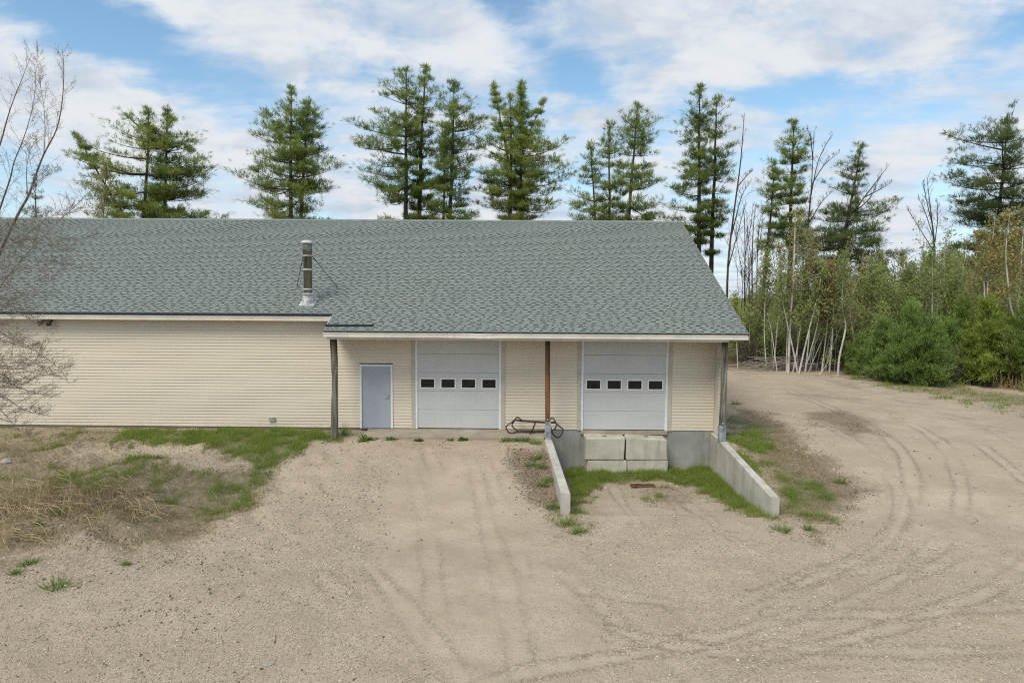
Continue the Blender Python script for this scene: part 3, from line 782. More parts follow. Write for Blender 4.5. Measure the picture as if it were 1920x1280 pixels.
def m_ground(g):
    xy = g.map(g.pos, (1, 1, 0))
    lush, thatch, soil, coarse, smooth, track = (g.attr(a) for a in ('lush', 'thatch', 'soil', 'coarse', 'smooth', 'track'))
    n0 = g.noise(xy, 0.22, 3, 0.55)
    n1 = g.noise(xy, 1.3, 6, 0.62)
    n2 = g.noise(xy, 6.5, 5, 0.65)
    n3 = g.noise(xy, 30.0, 3, 0.7)
    n4 = g.noise(xy, 95.0, 2, 0.7)
    peb = g.voro(xy, 34.0)
    pebc = g.voro(xy, 34.0, 'Color')
    peb2 = g.voro(xy, 13.0)
    sepc = g.n('ShaderNodeSeparateColor'); g.set(sepc.inputs[0], pebc)
    # packed sand and gravel
    sand = g.mix(g.ramp(n1, 0.3, 0.7), (0.428, 0.340, 0.245), (0.528, 0.430, 0.325))
    sand = g.mix(g.math('MULTIPLY', g.ramp(g.noise(g.map(xy, (0.6, 1.0, 1), (3, 7, 0)), 0.55, 5, 0.6), 0.42, 0.64), 0.42), sand, (0.33, 0.262, 0.185))
    sand = g.mix(g.math('MULTIPLY', g.ramp(n0, 0.35, 0.65), 0.35), sand, (0.435, 0.355, 0.258))
    grit = g.mix(sepc.outputs[0], (0.165, 0.125, 0.085), (0.70, 0.60, 0.46))
    cf = g.math('ADD', g.math('MULTIPLY', coarse, 0.6), g.math('MULTIPLY', g.ramp(g.math('MULTIPLY_ADD', n2, 0.6, g.math('MULTIPLY', n1, 0.4)), 0.44, 0.60), 0.62), clamp=True)
    cf = g.math('SUBTRACT', cf, g.math('MULTIPLY', g.math('ADD', smooth, track, clamp=True), 0.45), clamp=True)
    pm = g.math('MULTIPLY', g.ramp(peb, 0.42, 0.25), g.ramp(sepc.outputs[1], 0.12, 0.5))
    c = g.mix(g.math('MULTIPLY', pm, g.math('MULTIPLY_ADD', cf, 0.8, 0.18)), sand, grit)
    n25 = g.noise(xy, 15.0, 3, 0.7)
    dk = g.ramp(g.math('ADD', g.math('MULTIPLY_ADD', n25, 0.5, g.math('MULTIPLY', n3, 0.6)), g.math('MULTIPLY', g.math('SUBTRACT', n4, 0.5), 0.8)), 0.54, 0.70)
    c = g.mix(g.math('MULTIPLY', dk, g.math('MULTIPLY_ADD', cf, 0.80, 0.20)), c, (0.205, 0.160, 0.112))
    lt = g.ramp(n4, 0.60, 0.72)
    lt2 = g.ramp(g.noise(xy, 42.0, 2, 0.6), 0.60, 0.70)
    c = g.mix(g.math('MULTIPLY', lt, 0.35), c, (0.66, 0.57, 0.44))
    c = g.mix(g.math('MULTIPLY', lt2, g.math('MULTIPLY_ADD', cf, 0.55, 0.10)), c, (0.72, 0.63, 0.50))
    # wheel tracks: packed paler floor, loose dark grit pushed to the sides
    c = g.mix(g.math('MULTIPLY', track, 0.35), c, (0.53, 0.44, 0.33))
    edge = g.attr('rut')
    c = g.mix(g.math('MULTIPLY', g.math('MULTIPLY', edge, g.ramp(g.math('MULTIPLY_ADD', n25, 0.65, g.math('MULTIPLY', n2, 0.35)), 0.40, 0.56)), 0.72), c, (0.165, 0.135, 0.10))
    # damp brown soil
    sm = g.ramp(g.math('ADD', soil, g.math('MULTIPLY', g.math('SUBTRACT', g.math('MULTIPLY_ADD', n25, 0.5, g.math('MULTIPLY', n2, 0.5)), 0.5), 2.2)), 0.15, 0.85)
    sc = g.mix(g.ramp(n3, 0.3, 0.7), (0.135, 0.095, 0.062), (0.285, 0.215, 0.150))
    c = g.mix(g.math('MULTIPLY', sm, 0.85), c, sc)
    # dead thatch and moss between the blades
    brk = g.math('SUBTRACT', g.math('ADD', g.math('MULTIPLY', n25, 0.35), g.math('ADD', g.math('MULTIPLY', n2, 0.40), g.math('MULTIPLY', n1, 0.25))), 0.5)
    tm = g.ramp(g.math('MULTIPLY_ADD', brk, 3.0, thatch), 0.22, 0.80)
    thc = g.mix(g.ramp(n25, 0.35, 0.65), (0.135, 0.105, 0.062), (0.33, 0.255, 0.165))
    c = g.mix(g.math('MULTIPLY', tm, 0.85), c, thc)
    lm = g.ramp(g.math('MULTIPLY_ADD', brk, 2.6, lush), 0.25, 0.95)
    lc = g.mix(g.ramp(n3, 0.3, 0.7), (0.085, 0.105, 0.032), (0.16, 0.18, 0.062))
    c = g.mix(g.math('MULTIPLY', lm, 0.8), c, lc)
    # forest floor
    c = g.mix(g.attr('litter'), c, g.mix(n2, (0.075, 0.052, 0.034), (0.20, 0.145, 0.095)))
    h = g.math('ADD', g.math('MULTIPLY', n3, 0.6), g.math('ADD', g.math('MULTIPLY', g.ramp(peb, 0.0, 0.5, 1, 0), 0.5), g.math('MULTIPLY', n4, 0.5)))
    h = g.math('ADD', h, g.math('MULTIPLY', n2, 1.6))
    g.set(g.b.inputs['Normal'], g.bump(h, 0.6, 0.030))
    return c


def m_island(a, b, c=None):
    def fn(g):
        x = g.mix(g.island, a, b)
        if c is not None:
            x = g.mix(g.ramp(g.math('FRACT', g.math('MULTIPLY', g.island, 7.7)), 0.7, 1.0), x, c)
        return x
    return fn


def m_stainless(g):
    n = g.noise(g.map(g.pos, (20, 20, 2)), 1.5, 3, 0.5)
    g.set(g.b.inputs['Roughness'], g.ramp(n, 0.3, 0.7, 0.14, 0.30))
    return g.mix(n, (0.12, 0.13, 0.10), (0.24, 0.25, 0.22))  # a dark green reflection is put into the metal colour


M = dict(
    siding=new_mat('vinyl_siding', m_siding, 0.48, 0.35),
    trim=new_mat('beige_trim', m_plain((0.50, 0.455, 0.365), 0.06, 2.0), 0.5),
    fascia=new_mat('cream_fascia', m_plain((0.66, 0.62, 0.535), 0.06, 2.0), 0.45),
    white=new_mat('white_paint', m_plain((0.76, 0.77, 0.78), 0.04, 4.0), 0.4),
    shingle=new_mat('shingle_granules', m_shingle, 0.9, 0.15),
    shingle_butt_shade=new_mat('shingle_painted_shadow', m_shingle_butt_shade, 0.92, 0.12),
    black=new_mat('black_edge', m_plain((0.022, 0.022, 0.024), 0.2, 6), 0.7),
    concrete=new_mat('grey_concrete', m_concrete((0.36, 0.362, 0.33), 0.7, 0.1), 0.88, 0.2),
    concrete_wall=new_mat('cast_concrete', m_concrete((0.58, 0.55, 0.475), 0.55, 0.16), 0.88, 0.2),
    concrete_tan=new_mat('tan_concrete', m_concrete((0.42, 0.365, 0.285), 0.35, 0.35), 0.88, 0.2),
    block=new_mat('block_concrete', m_concrete((0.59, 0.55, 0.46), 0.6, 0.28, True), 0.88, 0.2),
    garage=new_mat('garage_white', m_garage, 0.42, 0.4),
    glass=new_mat('dark_glass', m_plain((0.014, 0.016, 0.014), 0.3, 3), 0.05, 0.3),
    rubber=new_mat('black_rubber', m_plain((0.012, 0.012, 0.012), 0.2, 6), 0.8),
    door=new_mat('grey_blue_door', m_door, 0.45, 0.4),
    steel=new_mat('brushed_steel', m_plain((0.42, 0.42, 0.41), 0.15, 8), 0.35, 0.5, 0.9),
    galv=new_mat('galvanised', m_plain((0.40, 0.42, 0.45), 0.22, 5), 0.5, 0.5, 0.55),
    galv_pale=new_mat('pale_galvanised', m_plain((0.55, 0.55, 0.52), 0.22, 7), 0.5, 0.4, 0.15),
    stainless=new_mat('stainless_flue', m_stainless, 0.2, 0.5, 1.0),
    iron=new_mat('rusty_iron', m_plain((0.05, 0.036, 0.029), 0.25, 14), 0.65, 0.4, 0.3),
    rust=new_mat('rusted_steel', m_plain((0.155, 0.085, 0.052), 0.3, 9, 0.4), 0.85, 0.2),
    wood_grey=new_mat('weathered_wood', m_wood((0.235, 0.225, 0.18), (0.095, 0.085, 0.064), 1.0, (0.035, 0.028, 0.022), (2.0, 3.2)), 0.9, 0.15),
    wood_red=new_mat('red_brown_wood', m_wood((0.26, 0.125, 0.062), (0.095, 0.042, 0.022), 1.2, (0.035, 0.018, 0.012), (1.4, 3.2)), 0.85, 0.2),
    wood_pale=new_mat('greyed_wood', m_wood((0.30, 0.285, 0.235), (0.125, 0.115, 0.09), 1.0, (0.03, 0.027, 0.022), (2.2, 3.1)), 0.9, 0.15),
    wood_eave=new_mat('bare_brown_boards', m_wood((0.19, 0.115, 0.06), (0.10, 0.058, 0.03), 0.6), 0.9, 0.15),
    found_old=new_mat('dirty_foundation', m_concrete((0.20, 0.175, 0.14), 0.5, 0.3), 0.95, 0.1),
    ground=new_mat('dirt_and_gravel', m_ground, 0.95, 0.1),
    pebble=new_mat('pebbles', m_island((0.25, 0.20, 0.148), (0.60, 0.52, 0.40), (0.34, 0.285, 0.215)), 0.9, 0.2),
    stone=new_mat('field_stone', m_concrete((0.42, 0.37, 0.30), 0.3, 0.2), 0.9, 0.2),
    bark=new_mat('pine_bark', m_bark((0.040, 0.032, 0.026), (0.115, 0.095, 0.08)), 0.95, 0.1),
    bark_grey=new_mat('grey_bark', m_bark((0.085, 0.075, 0.066), (0.20, 0.18, 0.16)), 0.95, 0.1),
    birch=new_mat('birch_bark', m_birch, 0.8, 0.2),
    twig=new_mat('brown_twig', m_bark((0.095, 0.078, 0.066), (0.19, 0.158, 0.135)), 0.9, 0.1),
    twig_mid=new_mat('grey_brown_twig', m_bark((0.14, 0.118, 0.10), (0.26, 0.225, 0.19)), 0.9, 0.1),
    twig_pale=new_mat('pale_twig', m_bark((0.22, 0.19, 0.16), (0.36, 0.325, 0.28)), 0.9, 0.1),
    needle=leafy('pine_needles', ((0.14, 0.225, 0.065), (0.26, 0.33, 0.080), (0.35, 0.40, 0.115)), 0.5, 0.45),
    needle_blue=leafy('dark_pine_needles', ((0.11, 0.165, 0.075), (0.17, 0.22, 0.08), (0.22, 0.265, 0.105)), 0.44, 0.45),  # darker, duller needle green for some of the pines
    needle_young=leafy('young_pine_needles', ((0.17, 0.29, 0.08), (0.28, 0.395, 0.10), (0.41, 0.50, 0.17)), 0.52, 1.6),
    hemlock=leafy('hemlock_needles', ((0.20, 0.30, 0.058), (0.32, 0.415, 0.09), (0.43, 0.49, 0.16)), 0.52, 1.6),
    leaf=leafy('spring_leaves', ((0.265, 0.34, 0.115), (0.33, 0.405, 0.145), (0.43, 0.48, 0.21)), 0.58, 0.5),
    leaf_yellow=leafy('yellow_green_leaves', ((0.37, 0.35, 0.14), (0.43, 0.41, 0.17), (0.48, 0.46, 0.23)), 0.58, 0.5),
    leaf_rust=leafy('rusty_buds', ((0.27, 0.175, 0.10), (0.33, 0.235, 0.13), (0.36, 0.29, 0.16)), 0.45, 0.5),
    leaf_orange=leafy('ochre_catkins', ((0.36, 0.32, 0.11), (0.40, 0.345, 0.13), (0.40, 0.38, 0.16)), 0.5, 0.5),
    brush=leafy('brown_brush', ((0.105, 0.075, 0.055), (0.15, 0.11, 0.085), (0.19, 0.15, 0.11)), 0.2, 0.5),
    grass=leafy('grass_blades', ((0.165, 0.265, 0.042), (0.25, 0.34, 0.066), (0.35, 0.40, 0.13)), 0.52, 1.6),
    grass_dull=leafy('dull_grass', ((0.20, 0.235, 0.062), (0.26, 0.265, 0.085), (0.33, 0.30, 0.14)), 0.45, 0.7),
    thatch=leafy('matted_dead_grass', ((0.20, 0.145, 0.085), (0.30, 0.225, 0.13), (0.38, 0.30, 0.19)), 0.2, 1.5),
    straw=leafy('dead_straw', ((0.30, 0.225, 0.125), (0.40, 0.315, 0.195), (0.50, 0.41, 0.27)), 0.25, 0.7),
    weed=leafy('weed_leaves', ((0.12, 0.215, 0.038), (0.165, 0.265, 0.055), (0.21, 0.30, 0.085)), 0.42, 2.0),
    catkin=leafy('catkins', ((0.20, 0.18, 0.07), (0.28, 0.27, 0.085), (0.33, 0.33, 0.10)), 0.4, 0.8),
)

# ------------------------------------------------------------------ ground
_yy = np.arange(-80, 600, 0.1)
_zz = np.interp(_yy, [-60, 8, 13, 14.5, 16.2, 18, 19.5, 20.9, 22, 30, 40, 60, 500], [-1.2, -1.12, -1.05, -1.01, -.92, -.6, -.28, -.1, -.08, -.1, -.12, -.2, -.3])
_kk = np.exp(-0.5 * (np.arange(-12, 13) / 4.0) ** 2); _kk /= _kk.sum()
_zs = np.convolve(np.pad(_zz, 12, mode='edge'), _kk, 'valid')


def vnoise(X, Y, s, seed=0):
    """smooth value noise on a grid, numpy"""
    r = np.random.default_rng(seed).random((256, 256))
    x, y = X * s + 1000, Y * s + 1000
    xi, yi = np.floor(x).astype(int), np.floor(y).astype(int)
    fx, fy = x - xi, y - yi
    fx = fx * fx * (3 - 2 * fx); fy = fy * fy * (3 - 2 * fy)
    g = lambda a, b: r[a % 256, b % 256]
    return (g(xi, yi) * (1 - fx) + g(xi + 1, yi) * fx) * (1 - fy) + (g(xi, yi + 1) * (1 - fx) + g(xi + 1, yi + 1) * fx) * fy


def seg_dist(X, Y, pts):
    """distance to a polyline"""
    D = np.full(X.shape, 1e9)
    for (x0, y0), (x1, y1) in zip(pts[:-1], pts[1:]):
        dx, dy = x1 - x0, y1 - y0
        t = np.clip(((X - x0) * dx + (Y - y0) * dy) / (dx * dx + dy * dy + 1e-9), 0, 1)
        D = np.minimum(D, np.hypot(X - x0 - t * dx, Y - y0 - t * dy))
    return D


def smooth_line(pts, n=6):
    P = np.array(pts, float)
    if len(P) < 3:
        return P
    out = []
    Q = np.concatenate([[2 * P[0] - P[1]], P, [2 * P[-1] - P[-2]]])
    for i in range(1, len(Q) - 2):
        p0, p1, p2, p3 = Q[i - 1], Q[i], Q[i + 1], Q[i + 2]
        for t in np.linspace(0, 1, n, endpoint=False):
            out.append(0.5 * ((2 * p1) + (-p0 + p2) * t + (2 * p0 - 5 * p1 + 4 * p2 - p3) * t * t + (-p0 + 3 * p1 - 3 * p2 + p3) * t ** 3))
    out.append(P[-1])
    return np.array(out)


def inside(X, Y, poly):
    r = np.zeros(X.shape, bool)
    n = len(poly)
    for i in range(n):
        x0, y0 = poly[i]; x1, y1 = poly[(i + 1) % n]
        if y0 == y1:
            continue
        c = ((y0 > Y) != (y1 > Y)) & (X < (x1 - x0) * (Y - y0) / (y1 - y0) + x0)
        r ^= c
    return r


LW = dict(far=(0.75, 0.98), near=(1.0, 1.22), y0=21.95, y1=16.2)      # the two dock walls: inner and outer faces
RW = dict(far=(6.15, 6.36), near=(6.04, 6.25), y0=21.95, y1=16.2)


def wall_x(W, y, k):
    t = np.clip((20.9 - np.asarray(y, float)) / (20.9 - 16.2), -0.25, 1)
    return W['far'][k] + (W['near'][k] - W['far'][k]) * t


def in_pit(X, Y):
    a = 0.5 * (wall_x(LW, Y, 0) + wall_x(LW, Y, 1)); b = 0.5 * (wall_x(RW, Y, 0) + wall_x(RW, Y, 1))
    return (Y > 16.2) & (Y < 22.15) & (X > a) & (X < b)


def masks(X, Y):
    out = {k: np.zeros(X.shape) for k in ('lush', 'thatch', 'soil', 'coarse', 'smooth')}
    wx = (vnoise(X, Y, 0.9, 1) - 0.5) * 0.9 + (vnoise(X, Y, 2.7, 2) - 0.5) * 0.4
    wy = (vnoise(X, Y, 0.9, 3) - 0.5) * 0.9 + (vnoise(X, Y, 2.7, 4) - 0.5) * 0.4
    pit = in_pit(X, Y)
    for name, st, poly in POLYS:
        P = np.array(poly)
        bb = (X > P[:, 0].min() - 1.2) & (X < P[:, 0].max() + 1.2) & (Y > P[:, 1].min() - 1.2) & (Y < P[:, 1].max() + 1.2)
        if not bb.any():
            continue
        xs, ys = X[bb], Y[bb]
        k = np.where(pit[bb], 0.25, 1.0)
        ins = inside(xs + wx[bb] * k, ys + wy[bb] * k, poly)
        d = seg_dist(xs + wx[bb] * k, ys + wy[bb] * k, list(poly) + [poly[0]])
        sd = np.where(ins, d, -d)
        v = st * np.clip(0.5 + sd / (0.7 if name == 'lush' else 1.1), 0, 1)
        out[name][bb] = np.maximum(out[name][bb], v)
    return out


def base_z(X, Y):
    X, Y = np.asarray(X, float), np.asarray(Y, float)
    z = np.interp(Y, _yy, _zs)
    z = z + 0.38 * np.exp(-((X + 11.5) / 3.2) ** 2 - ((Y - 15.2) / 1.3) ** 2)
    z = z + np.where(X < 7, np.clip((21.2 - Y) / 4, 0, 1), 1) * ((vnoise(X, Y, 0.33, 11) - 0.5) * 0.16)
    w = np.clip((-3.5 - X) / 2.5, 0, 1) * np.clip((Y - 12.5) / 1.5, 0, 1) * np.clip((21.3 - Y) / 1.5, 0, 1)
    z = z + w * ((vnoise(X, Y, .75, 15) - .5) * .34 + (vnoise(X, Y, 2.4, 16) - .5) * .16)
    pit = in_pit(X, Y)
    zp = np.interp(Y, [16.2, 17.5, 19, 22], [-0.93, -1.08, -1.2, -1.26])
    return np.where(pit, zp, z)


def fine_z(X, Y):
    return (vnoise(X, Y, 1.4, 12) - 0.5) * 0.055 + (vnoise(X, Y, 4.1, 13) - 0.5) * 0.028 + (vnoise(X, Y, 9.0, 14) - 0.5) * 0.016


TRK = [smooth_line(t) for t in TRACKS]


def tracks_at(X, Y):
    tr = np.zeros(X.shape); rut = np.zeros(X.shape)
    for i, P in enumerate(TRK):
        w = 0.10 if i < 4 else 0.14
        bb = (X > P[:, 0].min() - .6) & (X < P[:, 0].max() + .6) & (Y > P[:, 1].min() - .6) & (Y < P[:, 1].max() + .6)
        if not bb.any():
            continue
        d = seg_dist(X[bb], Y[bb], P)
        on = (.5 if 4 <= i <= 8 else 1.0) * np.clip((vnoise(X[bb], Y[bb], 0.45, 40 + i) - 0.34) * 3, 0, 1) * (0.35 + 0.65 * vnoise(X[bb], Y[bb], 1.7, 80 + i))
        d = np.abs(d + (vnoise(X[bb], Y[bb], 1.1, 120 + i) - .5) * .12)
        tr[bb] = np.maximum(tr[bb], on * np.exp(-(d / w) ** 4))
        rut[bb] = np.maximum(rut[bb], np.clip(on * 1.3, 0, 1) * np.exp(-((d - w * 1.35) / (w * 0.42)) ** 2))
    return tr, rut


def ground_z(x, y):
    X, Y = np.atleast_1d(np.asarray(x, float)), np.atleast_1d(np.asarray(y, float))
    r = base_z(X, Y) + fine_z(X, Y) * np.where(Y < 40, 1, 0.3)
    return r if np.ndim(x) else float(r[0])


def axis(a, b, step, lo, hi, grow=1.16):
    mid = np.arange(a, b + 1e-6, step)
    L, s, p = [], step, a
    while p > lo:
        s *= grow; p -= s; L.append(p)
    R, s, p = [], step, b
    while p < hi:
        s *= grow; p += s; R.append(p)
    return np.concatenate([L[::-1], mid, R])


def make_ground():
    xs = axis(-16.5, 15.0, 0.075, -420, 420)
    near = np.arange(8.3, 22.4, 0.072)
    far = np.arange(near[-1] + 0.15, 46, 0.16)
    out, s, p = [], 0.16, far[-1]
    while p < 700:
        s *= 1.16; p += s; out.append(p)
    bk, s, p = [], 0.1, near[0]
    while p > -120:
        s *= 1.3; p -= s; bk.append(p)
    ys = np.concatenate([bk[::-1], near, far, out])
    X, Y = np.meshgrid(xs, ys)
    m = masks(X, Y)
    tr, rut = tracks_at(X, Y)
    Z = base_z(X, Y) + fine_z(X, Y) * np.where(Y < 40, 1, 0.3) * (1 - 0.6 * m['smooth'])
    Z = Z - 0.018 * tr + 0.010 * rut + 0.03 * m['lush'] * vnoise(X, Y, 3.0, 21) + 0.05 * m['thatch'] * vnoise(X, Y, 2.2, 22)
    Z = np.where((Y > 22.6) & (Y < 37) & (X < 6.2) & (X > -27), -0.35, Z)
    mb = MB()
    ny, nx = X.shape
    i = np.arange(ny - 1)[:, None] * nx; j = np.arange(nx - 1)[None]
    Q = np.stack([i + j, i + j + 1, i + nx + j + 1, i + nx + j], -1).reshape(-1, 4)
    mb.add(np.stack([X, Y, Z], -1).reshape(-1, 3), Q)
    o = structure(mb.build('ground', M['ground'], smooth=True))
    lit = np.clip((Y - np.interp(X, [6, 12, 18, 24, 32, 60], [44, 42.5, 41.5, 37.0, 33.0, 28])) / 1.5 + (vnoise(X, Y, 1.2, 31) - .5), 0, 1)
    lit = np.maximum(lit, np.clip((-X - 40) / 10, 0, 1))
    for k, v in dict(**m, track=tr, rut=rut, litter=lit).items():
        a = o.data.attributes.new(k, 'FLOAT', 'POINT')
        a.data.foreach_set('value', v.astype(np.float32).ravel())
    return o


make_ground()

# ------------------------------------------------------------------ the building
B = thing('workshop_building', 'long beige workshop with a grey-green shingle roof, two white roller doors and a loading dock', 'building', (0, 22, 0))
OFF = Vector((0, -22, 0))                       # parts are written in world metres, the thing stands at (0, 22, 0)


def part(mb, name, mats, parent=None, smooth=False, label=None):
    o = mb.build(name, mats, parent or B, smooth)
    if parent is None or parent is B:
        o.location = OFF
    if label:
        o['label'] = label
    return o


XL, XR = -27.0, 6.885          # roof ends
YE, ZE = 20.667, 3.26          # front eave (top edge)
YR, ZR = 29.77, 7.54           # ridge
SL = (ZR - ZE) / (YR - YE)
ANG = math.atan(SL)
Y1, XN = 21.61, -6.0           # eave of the long wall, where the porch roof begins
Z1 = ZE + SL * (Y1 - YE)
WY = 22.0                      # front wall
EXP = 0.127

# walls behind the boards, gable, back
mb = MB()
mb.box((XL + .35, WY + .03, 0.0), (-5.25, WY + .2, 3.72))
mb.box((-4.15, WY + .03, 0.0), (-3.55, WY + .2, 3.72)); mb.box((-5.25, WY + .03, 2.12), (-4.15, WY + .2, 3.72))
mb.box((-3.55, WY + .03, 3.06), (-0.51, WY + .2, 3.72)); mb.box((-.51, WY + .03, 0), (1.84, WY + .2, 3.72))
mb.box((1.84, WY + .03, 3.06), (4.88, WY + .2, 3.72)); mb.box((4.88, WY + .03, 0), (6.3, WY + .2, 3.72))
part(mb, 'wall', M['siding'])
mb = MB()
mb.add([(6.34, WY + .03, -.3), (6.34, 37.5, -.3), (6.34, 37.5, 3.85), (6.34, YR, ZR - .12), (6.34, WY + .03, 3.80)], T=[(0, 1, 2), (0, 2, 3), (0, 3, 4)])
mb.box((XL + .35, 37.4, -.3), (6.33, 37.5, 3.8))
mb.add([(XL + .35, WY + .03, -.3), (XL + .35, 37.4, -.3), (XL + .35, 37.4, 3.85), (XL + .35, YR, ZR - .12), (XL + .35, WY + .03, 3.80)], T=[(0, 2, 1), (0, 3, 2), (0, 4, 3)])
part(mb, 'gable_wall', M['siding'])
# foundation
mb = MB()
mb.box((-4.9, WY + .012, -1.5), (6.3, WY + .3, -0.002))
part(mb, 'foundation', M['concrete'])
part(MB().box((XL + .35, WY + .010, -1.5), (-4.902, WY + .3, -0.002)), 'foundation', M['found_old'])
# dock sill under the right roller door
mb = MB(); mb.cbox((1.95, WY - .06, -.13), (4.77, WY + .011, -.004), .008)
part(mb, 'dock_sill', M['concrete_tan'])

# siding, one board per course and run
LAP = 0.1016
runs_low = [(XL + .35, -5.24), (-4.155, -3.545), (-.515, 1.845), (4.875, 6.262)]
runs_mid = [(XL + .35, -3.545), (-.515, 1.845), (4.875, 6.262)]
bmesh_cache = {}


def board(x0, x1):
    k = round(x1 - x0, 3)
    if k not in bmesh_cache:
        L = x1 - x0
        G = .0145
        V = [(0, .006, 0), (L, .006, 0), (L, .006, G), (0, .006, G), (0, -.015, G), (L, -.015, G), (L, -.004, LAP), (0, -.004, LAP), (0, .02, LAP), (L, .02, LAP)]
        bmesh_cache[k] = MB().add(V, [(0, 1, 2, 3), (3, 2, 5, 4), (4, 5, 6, 7), (7, 6, 9, 8)], [(3, 4, 7), (3, 7, 8), (2, 6, 5), (2, 9, 6)]).mesh('siding_plank', M['siding'])
    return bmesh_cache[k]


for c in range(37):
    z = 0.004 + c * LAP
    runs = runs_low if z < 2.05 else runs_mid if z < 3.0 else [(XL + .35, 6.262)]
    for x0, x1 in runs:
        cuts = [x0]
        if x1 - x0 > 6:
            q = x0 + 1.2 + (c // 2 * 1.93) % 4.9
            while q < x1 - .5:
                cuts.append(round(q, 3)); q += 4.9
        cuts.append(x1)
        for k, (a, b) in enumerate(zip(cuts[:-1], cuts[1:])):
            o = link('siding_plank', board(a, b + (.03 if b < x1 else 0)), B, Vector((a, WY + (.002 if k % 2 else 0), z)) + OFF)

# corner wing and trim
mb = MB(); mb.cbox((6.268, 21.25, -.03), (6.40, WY + .06, 3.12), .006)
part(mb, 'corner_trim', M['fascia'])

# roof deck, edges
mb = MB()
TH = .10


def roof_pt(x, y, dz=0.0):
    return (x, y, ZE + SL * (y - YE) + dz)


for x0, x1, ya in ((XL, XN, Y1), (XN, XR, YE)):
    mb.hexa([roof_pt(x0, ya + .012, -TH), roof_pt(x1, ya + .012, -TH), roof_pt(x1, YR, -TH), roof_pt(x0, YR, -TH), roof_pt(x0, ya + .012, -.022), roof_pt(x1, ya + .012, -.022), roof_pt(x1, YR, -.022), roof_pt(x0, YR, -.022)])
part(mb, 'roof_deck', M['black'])
mb = MB()
back = lambda x, y, dz: (x, y, ZR - SL * (y - YR) + dz)
mb.hexa([back(XL, YR, -TH), back(XR, YR, -TH), back(XR, 38.9, -TH), back(XL, 38.9, -TH), back(XL, YR, -.001), back(XR, YR, -.001), back(XR, 38.9, -.001), back(XL, 38.9, -.001)])
part(mb, 'rear_roof', M['shingle'])


def fascia(x0, x1, y, zt, bent=None):
    """stepped cream board; the bent stretch is dented and hangs loose"""
    mb = MB()
    xs = np.linspace(x0, x1, 2) if bent is None else np.unique(np.concatenate([[x0, x1], np.linspace(bent[0], bent[1], 19)]))
    prof = [(y + .03, zt), (y - .012, zt), (y - .012, zt - .048), (y, zt - .052), (y, zt - .150), (y + .03, zt - .150)]
    V = []
    r = np.random.default_rng(4)
    for x in xs:
        dy = dz = 0.0
        if bent is not None and bent[0] < x < bent[1]:
            t = (x - bent[0]) / (bent[1] - bent[0])
            dy = .012 * math.sin(t * 9) - .016 * t * (1 - t) * 4 + r.normal(0, .004); dz = -.012 * math.sin(t * 3.1) + r.normal(0, .004)
        for py, pz in prof:
            low = (zt - pz) / .15
            V.append((x, py + dy * (0.3 + low), pz + dz * low + (.012 * math.sin(x * 6) * (1 - low) if dy else 0)))
    n = len(prof)
    Q = [(i * n + j, i * n + (j + 1) % n, (i + 1) * n + (j + 1) % n, (i + 1) * n + j) for i in range(len(xs) - 1) for j in range(n)]
    mb.add(V, Q)
    e = (len(xs) - 1) * n
    mb.add(np.array(V)[:n], [(0, 1, 2, 3), (0, 3, 4, 5)]); mb.add(np.array(V)[e:], [(3, 2, 1, 0), (5, 4, 3, 0)])
    return mb


part(fascia(XL, XN - .02, Y1 + .012, Z1 - .052), 'fascia', M['fascia'])
part(fascia(XN - .03, -5.28, YE + .012, ZE - .050), 'fascia', M['fascia'])
part(fascia(-5.276, -2.24, YE + .015, ZE - .050), 'fascia', M['fascia'])
part(fascia(-2.236, XR - .03, YE + .013, ZE - .050, bent=(-2.2, -.55)), 'fascia', M['fascia'], label='cream fascia with a dented, sagging stretch above the roller door')
# drip edge: thin black line of the shingle starter
mb = MB()
mb.box((XL, Y1 - .012, Z1 - .048), (XN, Y1 + .05, Z1 - .014)); mb.box((XN - .015, YE - .012, ZE - .048), (XR, YE + .05, ZE - .014))
part(mb, 'drip_edge', M['black'])
# rake boards
mb = MB()
ro = .035
mb.hexa([(XR - ro, YE + .02, ZE - .20), (XR - .008, YE + .02, ZE - .20), (XR - .008, YR, ZR - .2), (XR - ro, YR, ZR - .2), (XR - ro, YE + .02, ZE - .052), (XR - .008, YE + .02, ZE - .052), (XR - .008, YR, ZR - .04), (XR - ro, YR, ZR - .04)])
mb.hexa([(XN - .04, YE + .05, ZE - .19), (XN - .01, YE + .05, ZE - .19), (XN - .01, Y1 - .02, Z1 - .19), (XN - .04, Y1 - .02, Z1 - .19), (XN - .04, YE + .05, ZE - .036), (XN - .01, YE + .05, ZE - .036), (XN - .01, Y1 - .02, Z1 - .036), (XN - .04, Y1 - .02, Z1 - .036)])
part(mb, 'rake_board', M['fascia'])
# soffits
mb = MB()
mb.box((XN, YE + .045, 3.062), (XR - .04, WY + .02, 3.078)); mb.box((XL, Y1 + .045, 3.50), (XN - .03, WY + .02, 3.515))
part(mb, 'soffit', M['wood_eave'])
# beam under the porch eave
mb = MB(); mb.box((XN + .05, 20.80, 2.98), (6.33, 20.96, 3.061))
part(mb, 'porch_beam', M['fascia'])

# shingles: laid in courses; laminated tabs of uneven width stand proud, shadow lines painted on their butt faces
CA, SA = math.cos(ANG), math.sin(ANG)
U, Vv, Wn = np.array([1.0, 0, 0]), np.array([0, CA, SA]), np.array([0, -SA, CA])


